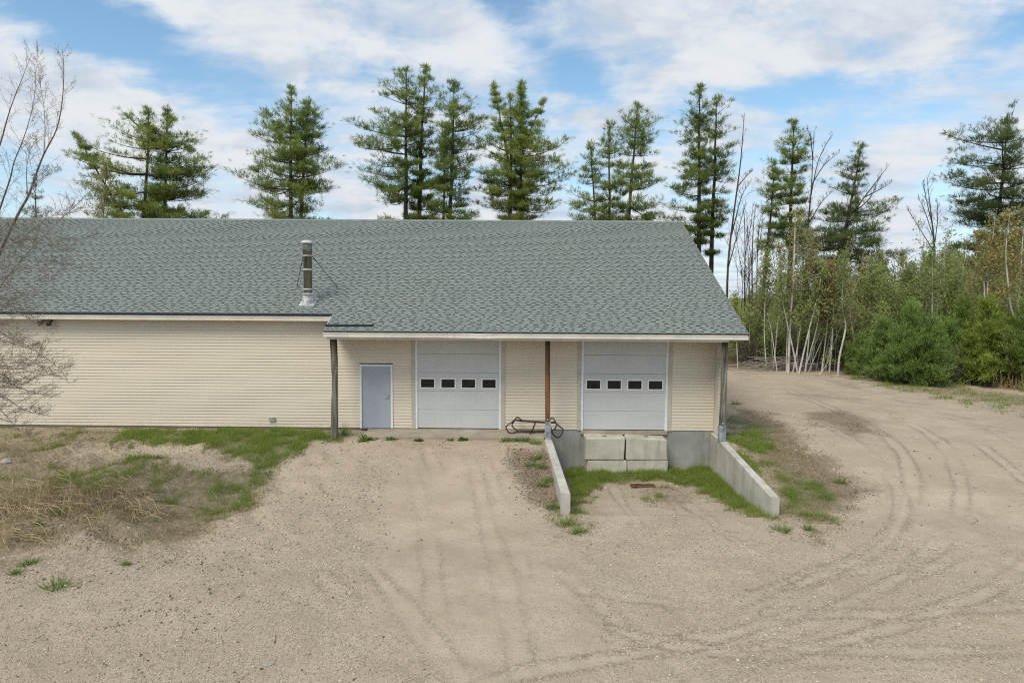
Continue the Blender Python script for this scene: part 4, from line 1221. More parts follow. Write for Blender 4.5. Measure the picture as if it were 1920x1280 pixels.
def shingle_mesh(seed, L=1.0):
    r = np.random.default_rng(seed)
    mb = MB()

    def strip(x0, x1, v0, v1, h0, h1, m):
        pts = []
        for x, v, h in ((x0, v0, 0), (x1, v0, 0), (x1, v1, 0), (x0, v1, 0), (x0, v0, h0), (x1, v0, h0), (x1, v1, h1), (x0, v1, h1)):
            pts.append(U * x + Vv * v + Wn * h)
        P = np.array(pts)
        mb.add(P, [(4, 5, 6, 7), (1, 2, 6, 5), (3, 0, 4, 7)], m=m)
        mb.add(P, [(0, 1, 5, 4)], m=1)  # butt face coloured dark to stand in for the tab's shadow line
    strip(0.002, L - .002, 0.0, EXP + .03, .010, -.004, 0)
    x = r.uniform(-.08, .06)
    while x < L - .03:
        w = r.uniform(.12, .26)
        a, b = max(x, .004), min(x + w, L - .004)
        if b - a > .03:
            strip(a, b, -.002, EXP + .012, .019, .004, 0)
        x += w + r.uniform(.05, .17)
    return mb


proto = [shingle_mesh(100 + i) for i in range(24)]
pmesh = [p.mesh('shingle', [M['shingle'], M['shingle_butt_shade']]) for p in proto]
ncourse = int(math.hypot(YR - YE, ZR - ZE) / EXP)
spots = []
for c in range(ncourse):
    v = c * EXP
    y = YE + v * CA
    x0 = XL if y > Y1 - .02 else XN - .015
    x = x0 - rng.random()
    while x < XR - .02:
        a, b = max(x, x0), min(x + 1.0, XR)
        if b - a > .05:
            spots.append((a, b, c, int(rng.integers(24))))
        x += 1.0


def in_frame(a, c):
    y = YE + c * EXP * CA
    return a / y > -0.745


spots.sort(key=lambda s: (not in_frame(s[0], s[2]), s[2], s[0]))
rest = MB()
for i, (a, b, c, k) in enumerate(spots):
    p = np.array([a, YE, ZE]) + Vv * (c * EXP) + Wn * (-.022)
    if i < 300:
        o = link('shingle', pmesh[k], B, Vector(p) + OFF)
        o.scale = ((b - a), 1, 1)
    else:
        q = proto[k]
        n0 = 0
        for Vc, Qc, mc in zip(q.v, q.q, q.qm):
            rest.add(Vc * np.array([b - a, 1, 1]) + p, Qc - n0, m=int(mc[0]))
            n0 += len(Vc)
o = part(rest, 'shingle_field', [M['shingle'], M['shingle_butt_shade']])
stuff(o)
# ridge caps
mb = MB()
x = XL
while x < XR - .05:
    w = min(.145, XR - x)
    h = .014
    for s in (-1, 1):
        y2 = YR + s * .16
        zz = ZR - SL * .16
        P = [(x, YR, ZR - .01), (x + w, YR, ZR - .01), (x + w, y2, zz - .01), (x, y2, zz - .01), (x, YR, ZR + .012 + h), (x + w, YR, ZR + .012), (x + w, y2, zz + .012), (x, y2, zz + .012 + h)]
        mb.hexa(P if s < 0 else [P[i] for i in (1, 0, 3, 2, 5, 4, 7, 6)])
    x += w
stuff(part(mb, 'ridge_cap', M['shingle']))
# lifted strip near the porch eave
mb = MB()
P = lambda x, v, h: tuple(np.array([x, YE, ZE]) + Vv * v + Wn * h)
mb.hexa([P(-6.03, .27, -.01), P(-4.55, .285, -.01), P(-4.55, .40, -.01), P(-6.03, .40, -.01), P(-6.03, .27, .030), P(-4.55, .285, .022), P(-4.55, .40, .008), P(-6.03, .40, .010)])
part(mb, 'flashing_strip', M['black'], label='dark lifted strip along the porch eave')

# personnel door
df = part(MB().box((-5.235, WY - .045, 0), (-5.172, WY + .03, 2.098)).box((-4.224, WY - .045, 0), (-4.16, WY + .03, 2.098)).box((-5.171, WY - .044, 2.036), (-4.225, WY + .03, 2.097)), 'door_frame', M['white'])
dr = part(MB().cbox((-5.168, WY - .005, .018), (-4.228, WY + .03, 2.032), .004), 'door', M['door'], label='grey-blue steel entrance door')
mb = MB(); mb.box((-4.338, WY - .016, 1.0), (-4.282, WY - .0055, 1.09)); mb.tube([(-4.31, WY - .012, 1.05), (-4.31, WY - .06, 1.05), (-4.33, WY - .07, 1.05), (-4.46, WY - .066, 1.045)], .011, 8, cap=True)
part(mb, 'door_handle', M['steel'], dr)
for hz in (.25, 1.0, 1.78):
    part(MB().tube([(-5.172, WY - .012, hz), (-5.172, WY - .012, hz + .1)], .009, 8, cap=True), 'hinge', M['steel'], dr)
part(MB().box((-5.235, WY - .09, -.012), (-4.16, WY - .001, .014)), 'threshold', M['steel'], B)


def roller_door(x0, x1):
    """sectional door: five sections with pressed panels, the middle one glazed"""
    W = x1 - x0
    d = bpy.data.objects.new('garage_door', None)
    col.objects.link(d); d.parent = B; d.location = OFF
    yf = WY + .012
    for s in range(5):
        za, zb = .022 + s * .608, .022 + (s + 1) * .608 - .006
        mb = MB()
        mb.cbox((x0 + .012, yf, za), (x1 - .012, yf + .045, zb), .005)
        pw = (W - .024) / 4
        for i in range(4):
            a, b = x0 + .012 + i * pw + .09, x0 + .012 + (i + 1) * pw - .09
            if s == 2:
                continue
            # pressed rectangles: a raised rim round a flat field
            for lo, hi in (((a, za + .12), (b, za + .135)), ((a, zb - .135), (b, zb - .12))):
                mb.box((lo[0], yf - .0035, lo[1]), (hi[0], yf + .002, hi[1]))
            for xx in (a, b - .015):
                mb.box((xx, yf - .003, za + .136), (xx + .015, yf + .002, zb - .136))
        mb.build('door_section', M['garage'], d)
        if s == 2:
            for i in range(4):
                cx = x0 + .012 + (i + .5) * pw
                a, b, c, e = cx - .255, cx + .255, 1.315, 1.665
                f = MB()
                f.box((a, yf - .022, c), (b, yf + .001, c + .04)).box((a, yf - .022, e - .04), (b, yf + .001, e)).box((a, yf - .021, c + .041), (a + .04, yf + .001, e - .041)).box((b - .04, yf - .021, c + .041), (b, yf + .001, e - .041))
                f.build('window_frame', M['white'], d)
                MB().box((a + .041, yf - .008, c + .041), (b - .041, yf - .003, e - .041)).build('pane', M['glass'], d)
    MB().box((x0 + .012, yf + .003, -.002), (x1 - .012, yf + .04, .021)).build('bottom_seal', M['rubber'], d)
    # jambs
    for a, b in ((x0 - .055, x0 + .02), (x1 - .02, x1 + .055)):
        part(MB().cbox((a, WY - .022, .0), (b, WY + .03, 3.06), .004), 'door_jamb', M['white'])
    for a, b in ((x0 - .175, x0 - .057), (x1 + .057, x1 + .175)):
        part(MB().cbox((a, WY - .036, -.005), (b, WY + .03, 3.06), .004), 'door_casing', M['trim'])
    return d


roller_door(-3.374, -.684)
roller_door(2.012, 4.708)

# porch posts
def post(name_mat, base, top, w, label, bend=0.0, boot=None):
    n = 14
    zs = np.linspace(base[2], top[2], n)
    r = np.random.default_rng(int(abs(base[0]) * 100))
    mb = MB()
    V = []
    for i, z in enumerate(zs):
        t = i / (n - 1)
        x = base[0] + (top[0] - base[0]) * t + (bend * max(0, t - .62) * -1.0 if bend else 0) + r.normal(0, .004)
        ww = w * (1 + (.10 * math.sin(t * 9) + r.normal(0, .03) if bend else r.normal(0, .006))) / 2
        b = ww * .72
        for px, py in ((-b, -ww), (b, -ww), (ww, -b), (ww, b), (b, ww), (-b, ww), (-ww, b), (-ww, -b)):
            V.append((x + px, base[1] + py, z))
    Q = [(i * 8 + j, i * 8 + (j + 1) % 8, (i + 1) * 8 + (j + 1) % 8, (i + 1) * 8 + j) for i in range(n - 1) for j in range(8)]
    mb.add(V, Q)
    p = part(mb, 'porch_post', M[name_mat], label=label)
    if boot:
        h, bw = boot
        k = MB()
        x, y, z = base[0], base[1], base[2]
        a = w / 2 + .006
        k.box((x - a, y - a - .012, z - .02), (x + a, y - a, z + h)); k.box((x - a - .012, y - a + .001, z - .02), (x - a, y + a, z + h - .03)); k.box((x + a, y - a + .001, z - .02), (x + a + .012, y + a, z + h - .03))
        k.box((x - a * .35, y - a - .022, z), (x - a * .15, y - a - .013, z + h * .95)); k.box((x + a * .15, y - a - .022, z), (x + a * .35, y - a - .013, z + h * .95))
        k.build('post_boot', M['galv'], p)
        for bz in (h + .06, h * .5):
            MB().tube([(x - .01, y - a - .001, z + bz), (x - .01, y - a - .026, z + bz)], .022, 8, cap=True).build('bolt', M['galv_pale'], p)
    return p


post('wood_grey', (-5.79, 20.9, -.16), (-5.72, 20.9, 3.061), .175, 'rough weathered grey timber post by the entrance', bend=.16)
post('wood_red', (.85, 20.9, -.065), (.81, 20.9, 3.061), .15, 'reddish brown square post with a galvanised boot', boot=(.56, .17))
post('wood_pale', (6.22, 20.9, -.075), (6.235, 20.9, 3.061), .165, 'greyed timber post with a galvanised boot beside the dock wall', boot=(.50, .18))

# flue
fx, fy, fz = -7.0, 22.37, 4.05
fl = bpy.data.objects.new('flue_pipe', None); col.objects.link(fl); fl.parent = B; fl.location = OFF; fl['label'] = 'tall stainless stove flue with a round cap'
MB().hexa([roof_pt(fx - .25, fy - .20, .0), roof_pt(fx + .25, fy - .20, .0), roof_pt(fx + .26, fy + .30, .0), roof_pt(fx - .26, fy + .30, .0), roof_pt(fx - .25, fy - .20, .022), roof_pt(fx + .25, fy - .20, .022), roof_pt(fx + .26, fy + .30, .022), roof_pt(fx - .26, fy + .30, .022)]).build('base_plate', M['galv_pale'], fl)
MB().lathe([(.215, -.12), (.205, .0), (.175, .24), (.175, .275), (.19, .275), (.19, .31), (.16, .335), (.146, .335)], (fx, fy, fz), 24).build('storm_collar', M['galv_pale'], fl, True)
MB().lathe([(.138, .30), (.138, 1.55), (.15, 1.56), (.15, 1.95), (.14, 1.96)], (fx, fy, fz), 28).build('pipe', M['stainless'], fl, True)
for bz in (.46, 1.10, 1.55):
    MB().lathe([(.139, -.025), (.152, -.02), (.152, .02), (.139, .025)], (fx, fy, fz + bz), 28).build('clamp_band', M['galv_pale'], fl, True)
MB().lathe([(.148, 1.93), (.195, 1.945), (.205, 1.98), (.18, 2.02), (.10, 2.05), (.0, 2.06)], (fx, fy, fz), 28).build('cap', M['galv_pale'], fl, True)
for gx, gy, gz in ((-7.73, 23.49, 4.59), (-6.35, 23.51, 4.60)):
    MB().tube([(fx + (-.15 if gx < fx else .15), fy, fz + 1.53), (gx, gy, gz)], .012, 5, cap=True).build('brace_rod', M['iron'], fl)

# small fittings on the long wall
mb = MB(); mb.cbox((-8.22, WY - .075, .215), (-8.02, WY - .02, .345), .008); part(mb, 'outlet_cover', M['trim'], label='small beige box low on the siding')
mb2 = MB(); mb2.box((-8.20, WY - .079, .275), (-8.13, WY - .0755, .32)).box((-8.11, WY - .079, .275), (-8.04, WY - .0755, .32)); part(mb2, 'outlet_flap', M['galv'])
fld = part(MB().box((-15.45, 21.94, 3.40), (-15.29, WY - .02, 3.49)), 'floodlight', M['black'], label='dark double floodlight under the eave')
for s in (-1, 1):
    k = MB()
    c = np.array([-15.37 + s * .13, 21.86, 3.40])
    k.tube([c + (0, .09, .05), c, c + (s * .03, -.10, -.06)], [.03, .055, .085], 12, cap=True)
    k.build('lamp_head', M['iron'], fld)

# apron slab
ap = structure(MB().cbox((-4.95, 20.86, -.5), (.74, WY + .01, -.012), .012).build('apron_slab', M['concrete_tan']))

# ------------------------------------------------------------------ dock walls, blocks, drain, rack
def dock_wall(W, zs_top, label, joint=None):
    def casting(ya, yb):
        mb = MB()
        ys = np.linspace(ya, yb, 5)
        zt = np.interp(ys, [16.2, 20.9, 22], zs_top)
        V = []
        for y, z in zip(ys, zt):
            a, b = float(wall_x(W, y, 0)), float(wall_x(W, y, 1))
            for x, zz in ((a, -1.9), (b, -1.9), (b, z - .02), (b - .02, z), (a + .02, z), (a, z - .02)):
                V.append((x, y, zz))
        n = 6
        Q = [(i * n + j, (i + 1) * n + j, (i + 1) * n + (j + 1) % n, i * n + (j + 1) % n) for i in range(len(ys) - 1) for j in range(n)]
        mb.add(V, Q)
        e = np.array(V)
        mb.add(e[-6:], [(0, 1, 2, 5), (5, 2, 3, 4)]); mb.add(e[:6], [(5, 2, 1, 0), (4, 3, 2, 5)])
        return mb
    if joint is None:
        o = casting(W['y0'], W['y1']).build('retaining_wall', M['concrete_wall'])
        return tag(o, label, 'wall', 'concrete walls of the loading dock')
    t = thing('retaining_wall', label, 'wall', (float(wall_x(W, 19, 0)), 19, -1.2), 'concrete walls of the loading dock')
    for ya, yb in ((W['y0'], joint + .018), (joint, W['y1'])):
        casting(ya, yb).build('wall_casting', M['concrete_wall'], t, False, -t.location)
    return t


dock_wall(LW, (-.37, -.06, -.035), 'low concrete dock wall with a tan top, running out from the red-brown post')
dock_wall(RW, (-.41, -.075, -.033), 'concrete dock wall with a long pale streaked inner face, below the greyed post', 20.72)


def block(lo, hi, label, seed, holes=True):
    r = np.random.default_rng(seed)
    mb = MB().cbox(lo, hi, .035)
    for v in mb.v:
        v += r.normal(0, .011, v.shape)
        if seed == 4:
            hit = (v[:, 0] > hi[0] - .06) & (v[:, 2] > hi[2] - .06)
            v[hit] += np.array([-.018, .01, -.035])
    t = thing('concrete_block', label, 'concrete block', ((lo[0] + hi[0]) / 2, (lo[1] + hi[1]) / 2, lo[2]), 'concrete blocks stacked under the dock door')
    o = mb.build('block_body', M['block'], t); o.location = -t.location
    if holes:
        cx = (lo[0] + hi[0]) / 2
        l = MB().tube([(cx - .07, (lo[1] + hi[1]) / 2 - .1, hi[2] - .02), (cx - .05, (lo[1] + hi[1]) / 2 - .1, hi[2] + .02), (cx + .05, (lo[1] + hi[1]) / 2 - .1, hi[2] + .02), (cx + .07, (lo[1] + hi[1]) / 2 - .1, hi[2] - .02)], .012, 6).build('lifting_loop', M['rust'], t)
        l.location = -t.location
    return t


block((2.13, 21.40, -1.5), (3.395, 21.985, -.845), 'concrete block at the bottom of the stack, on the side of the metal rack', 1, False)
block((3.415, 21.40, -1.5), (4.69, 21.985, -.84), 'concrete block at the bottom of the stack, below the rust-stained block', 2, False)
block((2.05, 21.38, -.84), (3.33, 21.985, -.115), 'big clean concrete block on top, nearer the metal rack', 3)
block((3.365, 21.39, -.835), (4.665, 21.985, -.12), 'big concrete block on top with an orange rust stain and chipped corner', 4)

dg = thing('drain_grate', 'rusty slotted drain grate half buried in the dock floor', 'drain', (3.6, 19.7, -1.2))
zg = ground_z(3.6, 19.7) + .045
k = MB(); k.box((3.24, 19.56, zg - .05), (3.96, 19.59, zg + .006)).box((3.24, 19.83, zg - .05), (3.96, 19.86, zg + .006)); o = k.build('grate_frame', M['rust'], dg); o.location = -dg.location
for i in range(12):
    x = 3.25 + i * .062
    o = MB().box((x, 19.591, zg - .03), (x + .026, 19.829, zg)).build('bar', M['rust'], dg); o.location = -dg.location

rk = thing('metal_rack', 'bent black iron rack frame lying against the siding behind the red-brown post', 'rack', (.4, 21.6, 0))


def rk_tube(name, pts, r=.021, label=None):
    o = MB().tube(smooth_line(pts, 4), r, 8, cap=True).build(name, M['iron'], rk, True)
    o.location = -rk.location
    return o


rk_tube('end_loop', [(.09, 21.72, .32), (-.02, 21.74, .40), (-.11, 21.76, .44), (-.17, 21.73, .38), (-.30, 21.6, .29), (-.45, 21.5, .20), (-.42, 21.45, .08), (-.35, 21.4, .012), (-.22, 21.38, .012), (-.10, 21.42, .06), (-.26, 21.6, .18), (-.25, 21.66, .27), (-.17, 21.72, .36)])
rk_tube('end_loop', [(.92, 21.72, .36), (.97, 21.72, .42), (1.05, 21.72, .43), (1.10, 21.7, .36), (1.16, 21.66, .27), (1.26, 21.55, .19), (1.36, 21.5, .11), (1.33, 21.45, .02), (1.28, 21.42, -.07), (1.19, 21.4, -.13), (1.07, 21.4, -.06), (1.0, 21.42, .06), (1.12, 21.55, .14), (1.15, 21.66, .24)])
rk_tube('long_bar', [(-.15, 21.73, .36), (.08, 21.73, .33), (.5, 21.73, .31), (1.12, 21.72, .29)], .03)
rk_tube('long_bar', [(-.10, 21.42, .06), (.4, 21.42, .05), (1.0, 21.42, .06)], .034)
rk_tube('cross_strut', [(.48, 21.72, .30), (.40, 21.5, .12), (.30, 21.28, .02)], .026)
rk_tube('cross_strut', [(.92, 21.72, .31), (.98, 21.5, .13), (1.02, 21.40, -.02)], .024)

# ------------------------------------------------------------------ trees
def frame_rand(n):
    v = rng.normal(size=(n, 3))
    return v / np.linalg.norm(v, axis=1, keepdims=True)


def blades(mb, C, D, L, Wd, m=0, jitter=0.35, flat=(1.0, 0.0)):
    """one thin triangle per centre C along direction D"""
    n = len(C)
    d = D + rng.normal(0, jitter, (n, 3)); d /= np.linalg.norm(d, axis=1, keepdims=True) + 1e-9
    s = np.cross(d, frame_rand(n) * flat[0] + np.array([0, 0, flat[1]])); s /= np.linalg.norm(s, axis=1, keepdims=True) + 1e-9
    L = np.broadcast_to(L, (n,))[:, None]; Wd = np.broadcast_to(Wd, (n,))[:, None]
    V = np.stack([C - s * Wd / 2, C + s * Wd / 2, C + d * L], 1).reshape(-1, 3)
    mb.add(V, T=np.arange(n * 3).reshape(-1, 3), m=m)


def leaves(mb, C, size, m=0):
    n = len(C)
    nn = frame_rand(n) + np.array([0, -.25, .8]); a = np.cross(nn, frame_rand(n)); a /= np.linalg.norm(a, axis=1, keepdims=True) + 1e-9
    b = np.cross(nn, a); b /= np.linalg.norm(b, axis=1, keepdims=True) + 1e-9
    sz = (size * rng.uniform(.6, 1.3, n))[:, None]
    V = np.stack([C - a * sz * .5, C + b * sz * .32, C + a * sz * .5, C - b * sz * .32], 1).reshape(-1, 3)
    mb.add(V, Q=np.arange(n * 4).reshape(-1, 4), m=m)


def pine(stems, label, mat='needle', group='pines standing behind the workshop', gap=0.26, tuft=9, nl=.30):
    base = stems[0][0]
    t = thing('pine_tree', label, 'tree', (base[0], base[1], -.3), group)
    tr, cr = MB(), MB()
    C, D = [], []
    for si, (b, tp, prof, dens) in enumerate(stems):
        b, tp = np.array(b, float), np.array(tp, float)
        H = np.linalg.norm(tp - b)
        r0 = (.0125 * H + .02) * (0.55 + .35 * dens)
        n = 12
        tt = np.linspace(0, 1, n)
        wob = np.cumsum(rng.normal(0, .035, (n, 3)), 0) * np.array([1, 1, 0]); wob -= tt[:, None] * wob[-1]
        pts = b + (tp - b) * tt[:, None] + wob
        tr.tube(pts, r0 * (1 - tt) ** .8 + .015, 8)
        pz = np.array([p[0] for p in prof]); pl = np.array([p[1] for p in prof]); pr = np.array([p[2] for p in prof])
        z = pz[0] - .2
        while z < tp[2] - .15:
            f = (z - b[2]) / (tp[2] - b[2])
            o = np.array([np.interp(f, tt, pts[:, k]) for k in range(3)])
            up = np.clip((z - pz[0]) / (tp[2] - pz[0] + 1e-6), 0, 1)
            nb = rng.integers(5, 8) if up < .8 else 3
            a0 = rng.uniform(0, 6.28)
            for k in range(nb):
                az = a0 + k * 6.283 / nb + rng.normal(0, .25)
                cx = math.cos(az)
                zq = np.clip(z + rng.uniform(-.2, .5), pz[0], pz[-1])
                R = np.interp(zq, pz, pr) if cx > 0 else np.interp(zq, pz, pl)
                hk = np.interp(zq, [pz[-1] - 1.6, pz[-1]], [1.0, .35])
                Rm = .5 * (np.interp(zq, pz, pr) + np.interp(zq, pz, pl))
                L = (R * abs(cx) + Rm * (1 - abs(cx))) * hk * rng.uniform(.60, 1.15)
                if rng.random() < .16:
                    L *= .5
                L = max(L, .16)
                el = np.interp(up, [0, .35, .7, 1], [-.04, .08, .40, .95]) + rng.normal(0, .17)
                ns = 7
                s = np.linspace(0, 1, ns)
                hx = np.stack([np.full(ns, cx), np.full(ns, math.sin(az)), np.zeros(ns)], 1)
                hor = L * s * math.cos(min(el, .95)) / max(math.cos(min(el, .95)), .5)
                ver = L * (s * math.tan(min(max(el, -.3), .9)) * .7 - .10 * s * (1 - s) * 4 * (1 - up) + rng.uniform(-.06, .12) * s ** 3)
                bp = o + hx * hor[:, None]; bp[:, 2] += ver
                tr.tube(bp, np.linspace(.012 * L + .012, .008, ns), 4)
                # needle plumes: a few fanned sprays along the outer part of the branch
                lat = np.array([-math.sin(az), cx, 0])
                npl = max(2 if up < .8 else 1, int(L * (2.9 - 1.3 * up) + rng.random()))
                for q_ in range(npl):
                    sc = rng.uniform(.30 if up < .6 else .12, .98) if q_ else .96
                    c0 = np.array([np.interp(sc, s, bp[:, k]) for k in range(3)]) + lat * rng.normal(0, .16 * L * (1.1 - sc) + .03)
                    m = max(4, int(rng.uniform(7, 16) * dens * (1 - .45 * up)))
                    rl = min(.60, .13 + .17 * L) * rng.uniform(.6, 1.2)
                    g = (rng.normal(0, .85, (m, 1)) * np.array([cx, math.sin(az), 0]) + rng.normal(0, .55, (m, 1)) * lat + rng.normal(0, .22, (m, 1)) * np.array([0, 0, 1])) * rl * .80
                    q = c0 + g + np.array([0, 0, .12 * rl])
                    q[:, 2] += .28 * np.hypot(g[:, 0], g[:, 1])
                    dd = g * np.array([1, 1, .3]) / rl * 1.0 + np.array([cx * .4, math.sin(az) * .4, .48])
                    C.append(q); D.append(dd)
            z += (gap + (rng.uniform(.5, 1.0) if rng.random() < .16 else rng.uniform(.0, .45))) * (1.2 - .55 * up)
        # leader
        m = 16
        s2 = rng.uniform(.92, 1.0, m)
        C.append(b + (tp - b) * s2[:, None] + rng.normal(0, .09, (m, 3))); D.append(np.tile([0, 0, 1.0], (m, 1)))
    C, D = np.concatenate(C), np.concatenate(D)
    C, D = np.repeat(C, tuft, 0), np.repeat(D, tuft, 0)
    C = C + rng.normal(0, .06, C.shape)
    blades(cr, C, D, nl * rng.uniform(.7, 1.25, len(C)), .036, 0, .42, (.45, 1.0))
    loc = -t.location
    tr.build('trunk', M['bark'], t, True, loc)
    cr.build('crown', M[mat], t, False, loc)
    return t


PINE_LABELS = dict(
    A1='bushy pine with a long raised limb, nearest the bare birch, behind the roof ridge',
    A2='pine with wide low branches, right beside the bushy pine with the raised limb',
    B='broad cone-shaped pine standing alone behind the roof, just past the flue',
    C1='tall pine with long left-hand boughs in the tight trio behind the ridge',
    C2='tallest pine of the tight trio, its pointed top highest of all',
    C3='slimmer pine on the outer side of the tight trio, next to the many-topped pine',
    D='dense many-topped pine with several spreading leaders behind the ridge',
    E1='thin sparse pair of pine stems next to the many-topped pine',
    E2='narrow sparse pine with a leaning trunk and small tufts, beside the thin pair',
    G1='tall narrow pine rising just behind the end of the roof ridge',
    G2='narrow pine whose trunk shows below the roof rake',
    I1='dense column-shaped pine with a ragged top beyond the roof end',
    I2='thin leaning pine stem with small tufts, beside the column-shaped pine',
    J='pine leaning hard over with long low boughs, among bare branches',
    L='big broad dark pine standing above the ochre birches')
for k, st in PINES.items():
    pine(st, PINE_LABELS[k], 'needle_blue' if k in ('L', 'J') else 'needle', 'tall pines beyond the workshop', gap=.16 if k == 'L' else .26, nl=.29)


def branchy(tr, P, r0, n, spread, seed, twig_n=4, sides=4, up=.55, start=.3, lenf=.34, droop=0.0, tw_r=.006):
    """branches and twigs on a stem polyline; returns twig points for leaves"""
    r = np.random.default_rng(seed)
    P = np.asarray(P, float)
    L = np.concatenate([[0], np.cumsum(np.linalg.norm(np.diff(P, axis=0), axis=1))])
    H = L[-1]
    ends = []
    for i in range(n):
        f = start + (1 - start) * (i + r.random()) / n
        o = np.array([np.interp(f * H, L, P[:, k]) for k in range(3)])
        az = r.uniform(0, 6.283)
        l = H * lenf * spread * (1.12 - f) * r.uniform(.6, 1.25) + .15
        e = up + r.normal(0, .2) + .35 * f
        d = np.array([math.cos(az) * math.cos(e), math.sin(az) * math.cos(e), math.sin(e)])
        s = np.linspace(0, 1, 5)[:, None]
        bp = o + d * l * s + np.array([0, 0, 1]) * (l * (.12 - droop) * s ** 2) + np.cumsum(r.normal(0, .02 * l, (5, 3)), 0) * s
        tr.tube(bp, np.linspace(max(tw_r * 1.6, r0 * .32 * (1.1 - f)), tw_r, 5), sides)
        for j in range(twig_n):
            g = r.uniform(.3, 1)
            q = np.array([np.interp(g, s[:, 0], bp[:, k]) for k in range(3)])
            d2 = d + r.normal(0, .6, 3) + np.array([0, 0, .25 - droop]); d2 /= np.linalg.norm(d2)
            l2 = l * r.uniform(.25, .5)
            tp = np.stack([q, q + d2 * l2 * .5 + r.normal(0, .03, 3), q + d2 * l2 + np.array([0, 0, -droop * l2 * .6])])
            tr.tube(tp, [tw_r, tw_r * .8, tw_r * .5], 3)
            ends.append(tp)
        ends.append(bp[2:])
    return ends


def along(ends, n, jit):
    out = np.concatenate(ends)
    i = rng.integers(0, len(out) - 1, n)
    return out[i] + rng.normal(0, jit, (n, 3))


def sapling(P, r0, label, leafm='leaf', nleaf=700, seed=0, bark='birch', name='birch_tree', group='slim birches along the road edge', lean=0.25, size=.14, nb=24):
    P = np.array(P, float)
    P[0, 2] = ground_z(P[0, 0], P[0, 1]) - .05
    P = smooth_line(P, 4)
    t = thing(name, label, 'tree', tuple(P[0]), group)
    tr, tw, cr = MB(), MB(), MB()
    tr.tube(P, np.linspace(r0 * .72, r0 * .18, len(P)), 7)
    ends = branchy(tw, P, r0, nb, 1.0, seed, 3, 3, .75, .38, lean, 0.0, .007)
    if nleaf:
        leaves(cr, along(ends, nleaf, .13), size)
    loc = -t.location
    tr.build('trunk', M[bark], t, True, loc)
    tw.build('branches', M['twig'], t, False, loc)
    if nleaf:
        cr.build('crown', M[leafm], t, False, loc)
    return t


BIRCH_WORDS = [
    'slim white stem showing under the porch eave end', 'thin upright stem behind the brush pile', 'stem bowing slightly above the brush pile', 'thin stem tilting over the brush pile',
    'thickest and whitest upright stem by the road', 'stem leaning left from the shared V-shaped base', 'stem leaning right from the shared V-shaped base', 'thin stem just beside the thickest white one',
    'straight pale stem between the V-shaped pair and the brush', 'slanting stem crossing the straight pale one', 'stem slanting furthest right of its crossing neighbours', 'straight stem in the tight pair past the V-shaped ones',
    'pale twin of the straight stem, nearer the road', 'short stub leaning right at the foot of the pair', 'crooked white stem that forks at mid height', 'upper limb of the crooked forked stem',
    'thin leaning stem beside the small low pine', 'white stem curving in from the frame edge under the ochre crowns', 'thin stem beside the curving white one', 'upright stem behind the yellow-green hemlock',
    'bright upright stem rising to the ochre crowns', 'lone pale stem above the tall young pine', 'slanting bare stem low by the dead cattails', 'second slanting stem low by the cattails']
for i, (P, r) in enumerate(BIRCHES):
    if i == 15:
        continue
    leafm = 'leaf_yellow' if i in (2, 4, 8, 12) else 'leaf_rust' if i in (9, 11) else 'leaf_orange' if i in (17, 18, 19, 20) else 'leaf'
    nl = 60 if i in (3, 13, 22, 23) else 1100
    sapling(P, r, 'birch sapling: ' + BIRCH_WORDS[i], leafm, nl, 200 + i, nb=6 if i in (3, 13, 22, 23) else 24)


r9 = np.random.default_rng(99)
for i in range(22):
    y = r9.uniform(39.6, 42.0) if i < 14 else r9.uniform(37.5, 41.5)
    q = r9.uniform(.345, .515) if i < 14 else r9.uniform(.515, .74)
    x = q * y
    if i >= 14:
        y += 2.5; x = q * y
    h = r9.uniform(3.5, 7.5) if i < 14 else r9.uniform(7.0, 9.5)
    ln = r9.normal(0, .24) * h
    sapling([(x, y, -.1), (x + ln * .45, y + r9.normal(0, .1), h * .5), (x + ln * .8 + r9.normal(0, .15), y, h)], r9.uniform(.026, .05),
            'thin pale birch stem tilting in the tangle along the road edge' if i < 14 else 'slim pale birch stem standing up out of the young evergreens', 'leaf_yellow', 260, 400 + i, nb=14, lean=.2,
            group='thin tilting birch stems at the road edge' if i < 14 else 'birch stems above the young evergreens')


def bare_tree(stems, r0, label, seed, leafn=0):
    S = [smooth_line(np.array(s, float), 4) for s in stems]
    S[0][0, 2] = -.3
    t = thing('bare_tree', label, 'tree', tuple(S[0][0]), 'leafless trees among the pines')
    tr, tw = MB(), MB()
    for i, P in enumerate(S):
        tr.tube(P, np.linspace(r0 * .62 if i == 0 else r0 * .30, .010, len(P)), 6)
        branchy(tw, P, r0 * .3, 16 if i == 0 else 14, .9, seed + i, 6, 3, .8, .42, .18, 0.0, .007)
    loc = -t.location
    tr.build('trunk', M['bark'], t, True, loc)
    tw.build('branches', M['twig'], t, False, loc)
    return t


BARE_LABELS = dict(H='tall thin dead tree just past the roof end', K1='bare tree leaning right with a fan of branches, below the leaning pine', K2='bare forked tree between the column-shaped pine and the leaning pine',
                   M='bare fan-shaped tree alone against the sky near the big dark pine', N1='thin bare pole beyond the roof rake, nearest the tall dead tree', N2='slightly thicker bare pole in the middle of three thin ones', N3='thinnest bare pole beside the leaning thin pine')
for i, (k, L, r) in enumerate(BARE):
    bare_tree(L, r, BARE_LABELS[k], 500 + 20 * i)


r8 = np.random.default_rng(88)
for i in range(9):
    y = r8.uniform(46, 56); x = y * r8.uniform(.315, .44); h = r8.uniform(7, 11)
    bare_tree([[(x, y, -.2), (x + r8.normal(0, .25), y, h * .5), (x + r8.normal(0, .6), y, h)], [(x, y, h * .4), (x + r8.normal(0, .6), y, h * .65), (x + r8.normal(0, 1.0), y, h * .85)]], .07,
              'slim leafless pole of a tree rising from the thicket beyond the roof end', 640 + 5 * i)


